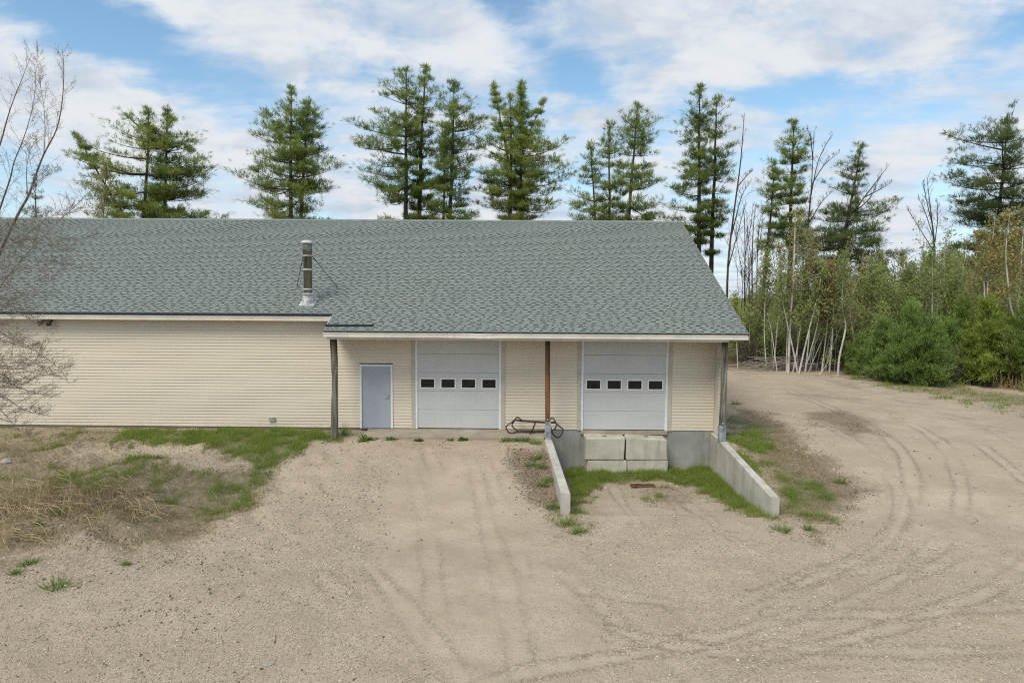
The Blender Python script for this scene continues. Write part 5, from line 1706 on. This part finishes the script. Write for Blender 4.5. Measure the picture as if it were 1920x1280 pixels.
def bushy(x, y, z1, hw, kind, label, seed):
    """young conifers and leafy shrubs: foliage clumps round a stem, open enough to see into"""
    r = np.random.default_rng(seed)
    z0 = ground_z(x, y) - .05
    H = z1 - z0
    nm, cat, grp, mat = {'ypine': ('young_pine', 'tree', 'young evergreens at the edge of the wood', 'needle_young'), 'hem': ('hemlock_tree', 'tree', 'young evergreens at the edge of the wood', 'hemlock'),
                         'brown': ('bare_shrub', 'shrub', 'bare brown shrubs under the trees', 'brush'), 'leaf': ('leafy_sapling', 'tree', 'leafing saplings in the wood', 'leaf'), 'leafo': ('leafy_sapling', 'tree', 'leafing saplings in the wood', 'leaf_orange'),
                         'leafr': ('leafy_sapling', 'tree', 'leafing saplings in the wood', 'leaf_rust'), 'leafy': ('leafy_sapling', 'tree', 'leafing saplings in the wood', 'leaf_yellow')}[kind]
    t = thing(nm, label, cat, (x, y, z0), grp)
    tr, cr = MB(), MB()
    if kind in ('ypine', 'hem'):
        tr.tube([(0, 0, 0), (.03, 0, H * .5), (0, .02, H * .98)], [.05 + .012 * H, .05, .01], 6)
        C, D = [], []
        nbr = int(56 * H ** .6)
        for i in range(nbr):
            f = r.uniform(0.02, .97) ** .9
            az = r.uniform(0, 6.283)
            f = round(f * H / .42) * .42 / H + r.normal(0, .015)
            L = hw * max(.06, 1.05 - f) ** .85 * r.uniform(.5, 1.3)
            el = .15 + .7 * f + r.normal(0, .12)
            d = np.array([math.cos(az) * math.cos(el), math.sin(az) * math.cos(el), math.sin(el)])
            o = np.array([0, 0, f * H])
            tr.tube([o, o + d * L * .6, o + d * L], [.014, .01, .005], 3)
            m = max(5, int(L * 11))
            s = r.uniform(.25, 1, m)
            C.append(o + d * L * s[:, None] + r.normal(0, .13, (m, 3)))
            D.append(np.tile(d * .8 + np.array([0, 0, .35]), (m, 1)))
        C, D = np.concatenate(C), np.concatenate(D)
        C, D = np.repeat(C, 12, 0), np.repeat(D, 12, 0)
        blades(cr, C + rng.normal(0, .06, C.shape), D, .21 * rng.uniform(.7, 1.3, len(C)), .036, 0, .5, (.45, 1.0))
        tm = 'bark'
    else:
        ns = 3 if kind == 'brown' else int(r.integers(2, 5))
        ends = []
        for k in range(ns * (2 if kind == 'brown' else 1)):
            a = r.uniform(0, 6.283)
            top = np.array([math.cos(a) * hw * r.uniform(.15, .8), math.sin(a) * hw * r.uniform(.1, .6), H * r.uniform(.72, 1.0)])
            P = smooth_line([np.array([r.normal(0, .12), r.normal(0, .12), 0]), top * np.array([.35, .35, .45]) + r.normal(0, .08, 3), top], 4)
            tr.tube(P, np.linspace(.025 + .006 * H, .008, len(P)), 5)
            ends += branchy(tr, P, .04, 22, 1.0, seed * 7 + k, 4, 3, .5, .12, .34, 0.0, .006)
        nlf = {'brown': 700, 'leafr': 1500, 'leafo': 2600}.get(kind, 3200)
        leaves(cr, along(ends, nlf, .20), .145 if kind != 'brown' else .06)
        tm = 'twig'
    tr.build('trunk', M[tm], t, True)
    cr.build('crown', M[mat], t)
    return t


UL = ['tall dense blue-green young pine at the road edge, widest of the front evergreens', 'young pine tucked against the tall dense one, half a head lower', 'low bushy young pine at the foot of the tall dense one',
      'bright yellow-green hemlock standing behind the brown shrub', 'taller dark hemlock between the dense pine and the bright hemlock', 'hemlock at the frame edge above the cattails', 'small low pine by the leaning birch, spreading close to the ground',
      'bare brown shrub between the young pine and the hemlock', 'green leafing sapling behind the small low pine', 'green leafing sapling behind the forked birch', 'green leafing sapling above the brush pile', 'green sapling behind the thickest white birch', 'low green sapling between the V-shaped birches and the forked one', 'green sapling beside the porch eave end']
UL2 = {14: 'green leafing sapling over the small low pine, a little deeper in', 15: 'green leafing sapling between the small low pine and the tall young pine', 16: 'tall green leafing sapling right behind the tall young pine', 17: 'green leafing sapling over the bare brown shrub',
       18: 'ochre leafing sapling straight below the big dark pine', 19: 'ochre leafing sapling at the frame edge, beyond the curving white stem', 20: 'green leafing sapling low under the ochre crowns', 21: 'rust-budded sapling in the wood behind the birches',
       22: 'yellow-green sapling above the crooked forked birch', 23: 'yellow-green sapling above the V-shaped birches', 24: 'bare brown shrub behind the middle of the brush pile', 25: 'bare brown shrub at the foot of the V-shaped birches', 26: 'bare brown shrub beside the porch eave end', 27: 'bare brown shrub by the crooked forked birch',
       28: 'green leafing sapling behind the thin leaning stem', 29: 'green leafing sapling behind the hemlock and the young pine', 30: 'yellow-green sapling below the leaning pine', 31: 'green leafing sapling above the far end of the brush pile', 32: 'broad young pine between the small low pine and the tall dense one', 33: 'young pine filling the gap before the bright hemlock', 34: 'bushy low hemlock in front, above the first cattails', 35: 'bushy hemlock at the frame edge, behind the cattails', 36: 'small hemlock beside the bare brown shrub'}
FILL = 'low green leafing shrub filling the thicket behind the birch stems'
for i, ((x, y), z1, hw, kind) in enumerate(UNDER):
    gen = {'leaf': 'green leafing sapling standing deeper in the wood', 'leafo': 'ochre leafing sapling under the big dark pine', 'leafr': 'rust-budded sapling in the wood behind the birches', 'leafy': 'yellow-green leafing sapling high behind the birches', 'brown': 'bare brown shrub between the birch stems'}
    bushy(x, y, z1, hw, kind, UL[i] if i < len(UL) else UL2.get(i, FILL if kind == 'leaf' else gen.get(kind)), 900 + i)

# further birches and saplings inside the wood: copies of a few built trees
def copy_tree(src, loc, rot, sc, label, group):
    r = src.copy(); col.objects.link(r)
    r.location = loc; r.rotation_euler = (0, 0, rot); r.scale = (sc, sc, sc)
    r['label'] = label; r['group'] = group
    for ch in src.children:
        c = ch.copy(); col.objects.link(c); c.parent = r
    return r


src = []
for i in range(5):
    h = 6.5 + i * .7
    g0 = ground_z(26 + i, 52)
    P = [(26 + i * 3.1, 52, g0), (26 + i * 3.1 + random.uniform(-.3, .3), 52.1, g0 + h * .5), (26 + i * 3.1 + random.uniform(-.7, .7), 52, g0 + h)]
    lm = ('leaf', 'leaf_yellow', 'leaf', 'leaf_rust', 'leaf_orange')[i]
    src.append(sapling(P, .05 + .006 * i, 'slim birch with young leaves deep in the wood', lm, 1700, 700 + i, group='slim birches deep in the wood', lean=.28))
r5 = np.random.default_rng(55)
for i in range(64):
    y = r5.uniform(43.5, 66)
    lo, hi = .325 * y, .86 * y
    x = lo + (hi - lo) * r5.random()
    edge = np.interp(x / y, [.32, .42, .50, .56, .62, .72, .86], [44, 43.5, 43, 43, 42, 40, 37])
    y = max(y, edge + r5.uniform(.5, 3))
    k = int(r5.choice([0, 0, 1, 2, 2, 3, 4])) if x / y > .66 else int(r5.choice([0, 0, 1, 2, 2, 3]))
    sc = r5.uniform(.45, .7) if x / y < .44 else r5.uniform(.6, .95) if x / y < .55 else r5.uniform(.75, 1.1)
    copy_tree(src[k], (x, y, ground_z(x, y)), r5.uniform(0, 6.28), sc, 'slim birch with young leaves deep in the wood', 'slim birches deep in the wood')

# wooded mass far beyond, and low growth under the trees
mb = MB()
n = 36000
X = rng.uniform(22, 115, n); Y = rng.uniform(66, 100, n)
hgt = np.interp(X / Y, [.25, .36, .45, .6, .8, 1.2], [2.8, 3.6, 5.0, 7.5, 9.5, 9.5]) * (.75 + .5 * vnoise(X, Y, .25, 77))
C = np.stack([X, Y, rng.random(n) ** .8 * hgt], 1)
leaves(mb, C, .55)
far = stuff(mb.build('distant_wood', M['leaf']), 'hazy green mass of woodland beyond the birches')
mb = MB()
n = 9000
Y = rng.uniform(40, 60, n); X = Y * rng.uniform(.31, .88, n)
ok = Y > np.interp(X, [6, 12, 18, 24, 32, 60], [45, 43.5, 42.5, 38.0, 34.5, 30])
C = np.stack([X, Y, rng.random(n) ** 1.6 * 1.3 - .1], 1)[ok]
blades(mb, C, np.tile([0, 0, 1.0], (len(C), 1)), rng.uniform(.3, .8, len(C)), .03, 0, .6)
stuff(mb.build('undergrowth', M['brush']), 'dead brown undergrowth on the wood floor')

# tree line behind and to the left, mostly hidden by the roof
for i, (x, y, h) in enumerate([(-62, 66, 15), (-50, 70, 16), (-38, 74, 10.5), (-27, 76, 10.8), (9, 78, 11.5), (16, 80, 10.5), (40, 86, 13.5)]):
    s = 1.0
    pr = [[h * .25, 2.6 * s, 2.6 * s], [h * .5, 2.2 * s, 2.2 * s], [h * .8, 1.1 * s, 1.1 * s], [h, .2, .2]]
    pine([[[x, y, -.5], [x + .3, y, h], pr, .55]], 'pine far beyond the workshop, its top just clearing the roof or the wood', 'needle_blue', 'far pines beyond the workshop', gap=.6)

# bare birch beside the long wall
def near_birch():
    t = thing('birch_tree', 'multi-stemmed bare birch with fine twigs hanging over the long wall', 'tree', (-12.9, 15, -1.0), 'birches')
    tr, br, tw, ck, dk = MB(), MB(), MB(), MB(), MB()
    ends = []
    for i, P in enumerate(NEAR_BIRCH):
        P = np.array(P, float)
        P = smooth_line(P, 4)
        main = i in (0, 2, 3)
        if main:
            P = np.concatenate([[[-13.0 + i * .1, 15.0, -1.1]], P])
        r0 = (.040, .022, .030, .026, .011, .011, .010)[i]
        Lc = np.linspace(1, 0, len(P))
        rr = r0 * (.10 + .90 * Lc ** 1.15)
        if main:
            k = int(np.argmax(P[:, 2] > 4.9))
            tr.tube(P[:k + 1], rr[:k + 1], 7)
            dk.tube(P[k:], rr[k:], 6)
        else:
            br.tube(P, rr, 6)
        ends += branchy(tw, P, r0 * .5, (84, 56, 72, 64, 34, 20, 18)[i], .75, 300 + i, 7, 3, .65, .20, .15 if main else .20, .12, .0021)
    for i, P in enumerate(NEAR_LIMBS):
        P = smooth_line(np.array(P, float), 4)
        br.tube(P, np.linspace(.013, .004, len(P)), 5)
        ends += branchy(tw, P, .008, 44, 1.0, 340 + i, 9, 3, .12, .10, .32, .16, .0021)
    C = along(ends, 5500, .03)
    leaves(ck, C, .028)
    loc = -t.location
    tr.build('trunk', M['birch'], t, True, loc)
    br.build('branches', M['twig_pale'], t, True, loc)
    dk.build('upper_stems', M['twig'], t, True, loc)
    tw.build('twigs', M['twig_mid'], t, False, loc)
    ck.build('crown', M['catkin'], t, False, loc)


near_birch()

# a leafing shrub-tree in front of the bushy pine behind the roof
sapling([(-27.6, 44, -.3), (-27.2, 44, 6), (-26.6, 44, 12.4)], .14, 'small tree with fresh yellow-green leaves in front of the bushy pine', 'leaf_yellow', 1500, 811, 'bark_grey', 'leafing_tree', 'leafing trees', .30, .16, 34)

# ------------------------------------------------------------------ brush pile, cattails, stones
t = thing('brush_pile', 'grey heap of cut branches at the road edge under the birches', 'brush pile', (15.4, 41.2, ground_z(15.4, 41.2)))
r6 = np.random.default_rng(66)
for i in range(70):
    L = r6.uniform(1.0, 3.2)
    a = r6.normal(0, .35) + (math.pi if r6.random() < .5 else 0)
    c = np.array([r6.uniform(-1.9, 1.9), r6.uniform(-.7, .7), 0])
    c[2] = .08 + max(0, .55 - .22 * abs(c[0])) * r6.random()
    d = np.array([math.cos(a), math.sin(a), r6.normal(0, .10)]) * L / 2
    P = smooth_line([c - d, c + np.array([0, 0, r6.uniform(.05, .3)]), c + d + np.array([0, 0, r6.uniform(-.05, .35)])], 3)
    P[:, 2] = np.maximum(P[:, 2], .01)
    mb = MB().tube(P, np.linspace(r6.uniform(.018, .04), .008, len(P)), 5)
    mb.build('branch', M['twig_pale'], t, True)

for i, (x, y) in enumerate(MISC['cattail']):
    z = ground_z(x, y)
    t = thing('cattail_clump', 'clump of broken dead cattail stalks at the wet edge below the hemlock', 'cattails', (x, y, z), 'dead cattails at the wood edge')
    for j in range(9):
        h = r6.uniform(.25, .95)
        b = np.array([r6.normal(0, .22), r6.normal(0, .2), -.02]); tp = b + np.array([r6.normal(0, .22), r6.normal(0, .15), h])
        m = MB().tube([b, (b + tp) / 2 + r6.normal(0, .03, 3), tp], [.016, .013, .009], 4)
        m.build('stalk', M['straw'], t)


def rock(x, y, s, label, seed):
    r = np.random.default_rng(seed)
    n, m = 6, 9
    V = []
    for i in range(n + 1):
        th = math.pi * i / n
        for j in range(m):
            ph = 2 * math.pi * j / m
            d = np.array([math.sin(th) * math.cos(ph), math.sin(th) * math.sin(ph), math.cos(th)])
            jit = r.normal(0, .05)
            k = 1 + .16 * math.sin(3 * d[0] + seed) + .14 * math.sin(4 * d[1] + seed * 2) + .1 * math.sin(5 * d[2] + seed) + jit
            V.append(d * k * np.array([.55, .45, .26]) * s)
    Q = [(i * m + j, (i + 1) * m + j, (i + 1) * m + (j + 1) % m, i * m + (j + 1) % m) for i in range(n) for j in range(m)]
    o = MB().add(V, Q).build('stone', M['stone'], None, False, (x, y, ground_z(x, y) - .02 * s))
    o.rotation_euler = (0, 0, r.uniform(0, 6))
    return tag(o, label, 'stone', 'loose stones on the ground')


SL_ = ['pale flat stone in the grass against the long wall', 'large rounded stone at the edge of the grassy bank', 'small stone in the bare soil above the grassy bank', 'lone dark stone on the gravel below the dock', 'pale stone alone on the bare driveway',
       'white stone under the young pine, nearest the birches', 'white stone second in the row under the young pine', 'white stone in front of the bare brown shrub', 'white stone furthest along the row by the cattails', 'small pale stone on the gravel patch near the long wall', 'small stone on the dry-grass mound', 'flat white pebble beside a wheel track']
for i, ((x, y), s) in enumerate(STONES):
    rock(x, y, s, SL_[i], i + 1)

# ------------------------------------------------------------------ grass, weeds, gravel
def scatter_grass():
    def sample(n, x0, x1, y0, y1):
        return rng.uniform(x0, x1, n), rng.uniform(y0, y1, n)
    green, dull, straw = MB(), MB(), MB()
    for x0, x1, y0, y1, n in ((-18, 8.5, 12, 22, 900000), (8.5, 30, 14, 38, 260000)):
        x, y = sample(n, x0, x1, y0, y1)
        m = masks(x, y)
        clump = vnoise(x, y, 2.3, 51) * .6 + vnoise(x, y, 6.5, 52) * .4
        bad = ((x > -4.95) & (x < .74) & (y > 20.86)) | (y > 21.93) & (x < 6.3) | (np.abs(x - wall_x(LW, y, 0) - .11) < .14) & (y > 16.1) & (y < 22) | (np.abs(x - wall_x(RW, y, 0) - .11) < .14) & (y > 16.1) & (y < 22)
        bad |= (x > 2.05) & (x < 4.7) & (y > 21.38)
        lush = np.clip(m['lush'] + (clump - .56) * 1.7, 0, 1) * (m['lush'] > .03)
        p = rng.random(n)
        g = (p < lush ** 1.4 * .75) & ~bad
        th = np.clip(m['thatch'] + (clump - .5) * .8, 0, 1) * (m['thatch'] > .03)
        s = (rng.random(n) < th ** 1.5 * .06) & ~bad & ~g
        g |= (rng.random(n) < th ** 1.5 * .26) & ~bad & ~s
        isg = lush + .45 * rng.random(n) > .78
        for sel, mb, hh, wd in ((g & isg, green, .17, .011), (g & ~isg, dull, .095, .010), (s, straw, .12, .008)):
            xs, ys = x[sel], y[sel]
            zs = ground_z(xs, ys)
            C = np.stack([xs, ys, zs], 1)
            tall = hh * rng.uniform(.5, 1.35, len(xs)) * (.7 + .6 * clump[sel])
            far = np.clip(ys / 18, 1, 2)
            dirs = np.tile([0, 0, 1.0], (len(xs), 1)) if mb is not straw else np.concatenate([rng.normal(0, .8, (len(xs), 2)), np.full((len(xs), 1), .45)], 1)
            blades(mb, C, dirs, tall, wd * far, 0, .38)
    stuff(green.build('grass', M['grass']), 'bright green grass along the wall, in the dock and beside it')
    stuff(dull.build('thin_grass', M['grass_dull']), 'thin dull green grass over the gravel edges')
    stuff(straw.build('dry_grass', M['thatch']), 'dead straw-coloured grass matted on the bank')


scatter_grass()


def weed(x, y, s, kind, label, seed):
    r = np.random.default_rng(seed)
    if -5.0 < x < .74 and y > 20.78:
        y = 20.78
    z = ground_z(x, y)
    mb = MB()
    global rng
    keep = rng; rng = r
    if kind == 'broad':
        n = 26
        a = r.uniform(0, 6.283, n); e = r.uniform(.25, 1.25, n)
        for ai, ei in zip(a, e):
            L = s * r.uniform(.5, 1.0); w = L * .22
            d = np.array([math.cos(ai) * math.cos(ei), math.sin(ai) * math.cos(ei), math.sin(ei)]); sd = np.array([-math.sin(ai), math.cos(ai), 0])
            b = np.array([r.normal(0, s * .25), r.normal(0, s * .15), 0])
            P = [b, b + d * L * .5 + sd * w, b + d * L * .5 - sd * w, b + d * L + np.array([0, 0, -.25 * L])]
            mb.add(P, T=[(0, 1, 2), (2, 1, 3)])
    else:
        n = 110 if kind == 'tuft' else 140
        C = np.stack([r.normal(0, s * .30, n), r.normal(0, s * .22, n), np.zeros(n)], 1)
        D = C * 2.2 / s + np.array([0, 0, 1.0])
        L = s * r.uniform(.45, 1.0, n) * (1.5 if kind == 'tall' else 1.0)
        blades(mb, C, D, L, .014, 0, .5)
    rng = keep
    o = mb.build('weed_clump', M['weed'], None, False, (x, y, z - .01))
    return tag(o, label, 'weed', 'weeds sprouting from the gravel')


WL = ['broad-leaved weed just in front of the entrance door step', 'tall grassy weed at the foot of the weathered post', 'tall grassy weed in the grass beside the weathered post', 'low broad weed on the slab edge in front of the entrance', 'low weed on the slab edge at the near jamb of the roller door',
      'tiny weed on the slab edge below the roller door middle', 'low weed on the slab edge right of the roller door middle', 'grass tuft on the slab edge furthest from the red-brown post', 'middle grass tuft of the three in front of the metal rack', 'grass tuft on the slab edge nearest the red-brown post', 'grass tuft right against the dock wall, by the post',
      'bright tuft on the bare soil beside the dock wall', 'smaller tuft a step out from the dock wall', 'tuft against the dock wall at its middle', 'tuft by the dock wall near its low end', 'second tuft near the low end, against the concrete', 'tuft just before the dock wall end',
      'small green tuft on the gravel below the dry mound', 'tiny green tuft near the frame edge below the mound', 'biggest lone green tuft on the open gravel', 'single tiny sprout on the open gravel', 'small tuft at the foot of the dead straw', 'pale tuft at the top of the brown patch',
      'tuft at the foot of the streaked dock wall end', 'lone tuft on the soil beyond the streaked dock wall', 'tuft inside the dock at the low wall end', 'tuft on the gravel before the low wall end', 'tuft beyond the streaked wall, nearer the gravel', 'broad weed on the gravelly bank', 'broad weed beside its twin on the gravelly bank', 'tuft on the bank edge by the gravel patch', 'tuft above the gravel patch', 'tuft by the building corner beyond the dock', 'low tuft past the end of the streaked wall', 'tuft in the green strip beyond the streaked wall']
for i, ((x, y), s, k) in enumerate(WEEDS):
    weed(x, y, s, k, WL[i], 60 + i)

TL = ['big dead tussock in the middle of the bank, arching over the slope', 'dead tussock next to the big arching one, nearer the frame edge', 'dead tussock at the frame edge, uppermost of the lower row', 'dead tussock cut by the frame edge', 'dead tussock with upright stalks on top of the bank', 'thin dead tussock further along the bank top, nearer the driveway', 'last thin dead tussock along the bank top',
      'dead tussock on the slope below the thin ones', 'dead tussock behind the big arching one', 'outermost dead tussock of the slope, nearest the gravel', 'low dead tussock at the foot of the big arching one', 'lowest dead tussock by the green tufts', 'pale dead tussock by the cattails, at the frame edge', 'pale dead tussock by the cattails, nearer the brown shrub']
for i, ((x, y), s) in enumerate(STRAW):
    r = np.random.default_rng(800 + i)
    keep = rng; rng = r
    n = 75
    C = np.stack([r.normal(0, .34, n), r.normal(0, .22, n), np.zeros(n)], 1)
    az = r.normal(-.2 if i % 2 else 2.9, 1.6, n)
    mb = MB()
    for j in range(n):
        L = s * r.uniform(.5, 1.15)
        d = np.array([math.cos(az[j]), math.sin(az[j]) * .6, 0])
        h = L * (r.uniform(.08, .5) if r.random() < .7 else r.uniform(.6, 1.3))
        P = C[j] + np.array([d * 0, d * L * .4 + (0, 0, h), d * L * .8 + (0, 0, h * .9), d * L * 1.1 + (0, 0, h * .35)])
        sd = np.array([-d[1], d[0], 0]) * .0065 + np.array([0, 0, .003])
        V = np.concatenate([P - sd, P + sd])
        mb.add(V, [(0, 1, 5, 4), (1, 2, 6, 5), (2, 3, 7, 6)])
    rng = keep
    o = mb.build('straw_tussock', M['straw'], None, False, (x, y, ground_z(x, y) - .02))
    tag(o, TL[i], 'grass tussock', 'dead straw tussocks')


def leaf_litter():
    mb = MB()
    n = 60000
    x = np.concatenate([rng.uniform(-16, -1.5, n), rng.uniform(6.3, 14, n // 3), rng.uniform(-.5, 1.0, n // 10)]); y = np.concatenate([rng.uniform(9, 21.8, n), rng.uniform(14.5, 26, n // 3), rng.uniform(16, 20.8, n // 10)])
    m = masks(x, y)
    cl = vnoise(x, y, .9, 61) * .6 + vnoise(x, y, 2.9, 62) * .4
    p = .004 + .30 * np.clip(m['thatch'] + m['soil'] * .7, 0, 1) * np.clip(cl - .3, 0, 1) * 2 + .5 * np.clip(cl - .66, 0, 1) * (x < -3)
    ok = rng.random(len(x)) < p
    x, y = x[ok], y[ok]
    C = np.stack([x, y, ground_z(x, y) + .012], 1)
    leaves(mb, C, .055)
    blades(mb, C[::3], rng.normal(0, 1, (len(C[::3]), 3)) * np.array([1, 1, .12]), rng.uniform(.08, .30, len(C[::3])), .012)
    stuff(mb.build('leaf_litter', M['brush']), 'brown dead leaves and broken stalks scattered over the bank and bare soil')


leaf_litter()


def gravel():
    mb = MB()
    n = 320000
    y = 8.4 + (21 - 8.4) * rng.random(n) ** 1.7
    x = rng.uniform(-.80, .82, n) * y
    m = masks(x, y)
    tr, rut = tracks_at(x, y)
    cl = vnoise(x, y, .8, 91) * .6 + vnoise(x, y, 3.1, 92) * .4
    p = .10 + .55 * m['coarse'] + .35 * rut + .5 * np.clip(cl - .5, 0, 1) - .45 * m['smooth'] - .3 * tr - .6 * m['lush']
    ok = (rng.random(n) < p) & ~((x > -5) & (x < .9) & (y > 20.8)) & (np.abs(x - wall_x(LW, y, 0) - .11) > .14) & (np.abs(x - wall_x(RW, y, 0) - .11) > .14)
    x, y = x[ok], y[ok]
    n = len(x)
    s = np.clip(.0052 * np.exp(rng.normal(.25, .5, n)), .003, .028) * np.clip(y / 11, 1, 1.6)
    O = np.array([(1, 0, 0), (0, 1, 0), (-1, 0, 0), (0, -1, 0), (0, 0, .8), (0, 0, -.8)], float)
    a = rng.uniform(0, 6.283, n)
    c, sn = np.cos(a), np.sin(a)
    V = O[None] * (s[:, None, None] * rng.uniform(.6, 1.4, (n, 6, 1)))
    V = np.stack([V[..., 0] * c[:, None] - V[..., 1] * sn[:, None], V[..., 0] * sn[:, None] + V[..., 1] * c[:, None], V[..., 2]], -1)
    V += np.stack([x, y, ground_z(x, y) + s * .25], 1)[:, None]
    F = np.array([(0, 1, 4), (1, 2, 4), (2, 3, 4), (3, 0, 4)])
    T = (np.arange(n)[:, None, None] * 6 + F[None]).reshape(-1, 3)
    mb.add(V.reshape(-1, 3), T=T)
    stuff(mb.build('gravel', M['pebble']), 'loose pebbles over the packed sand')


gravel()
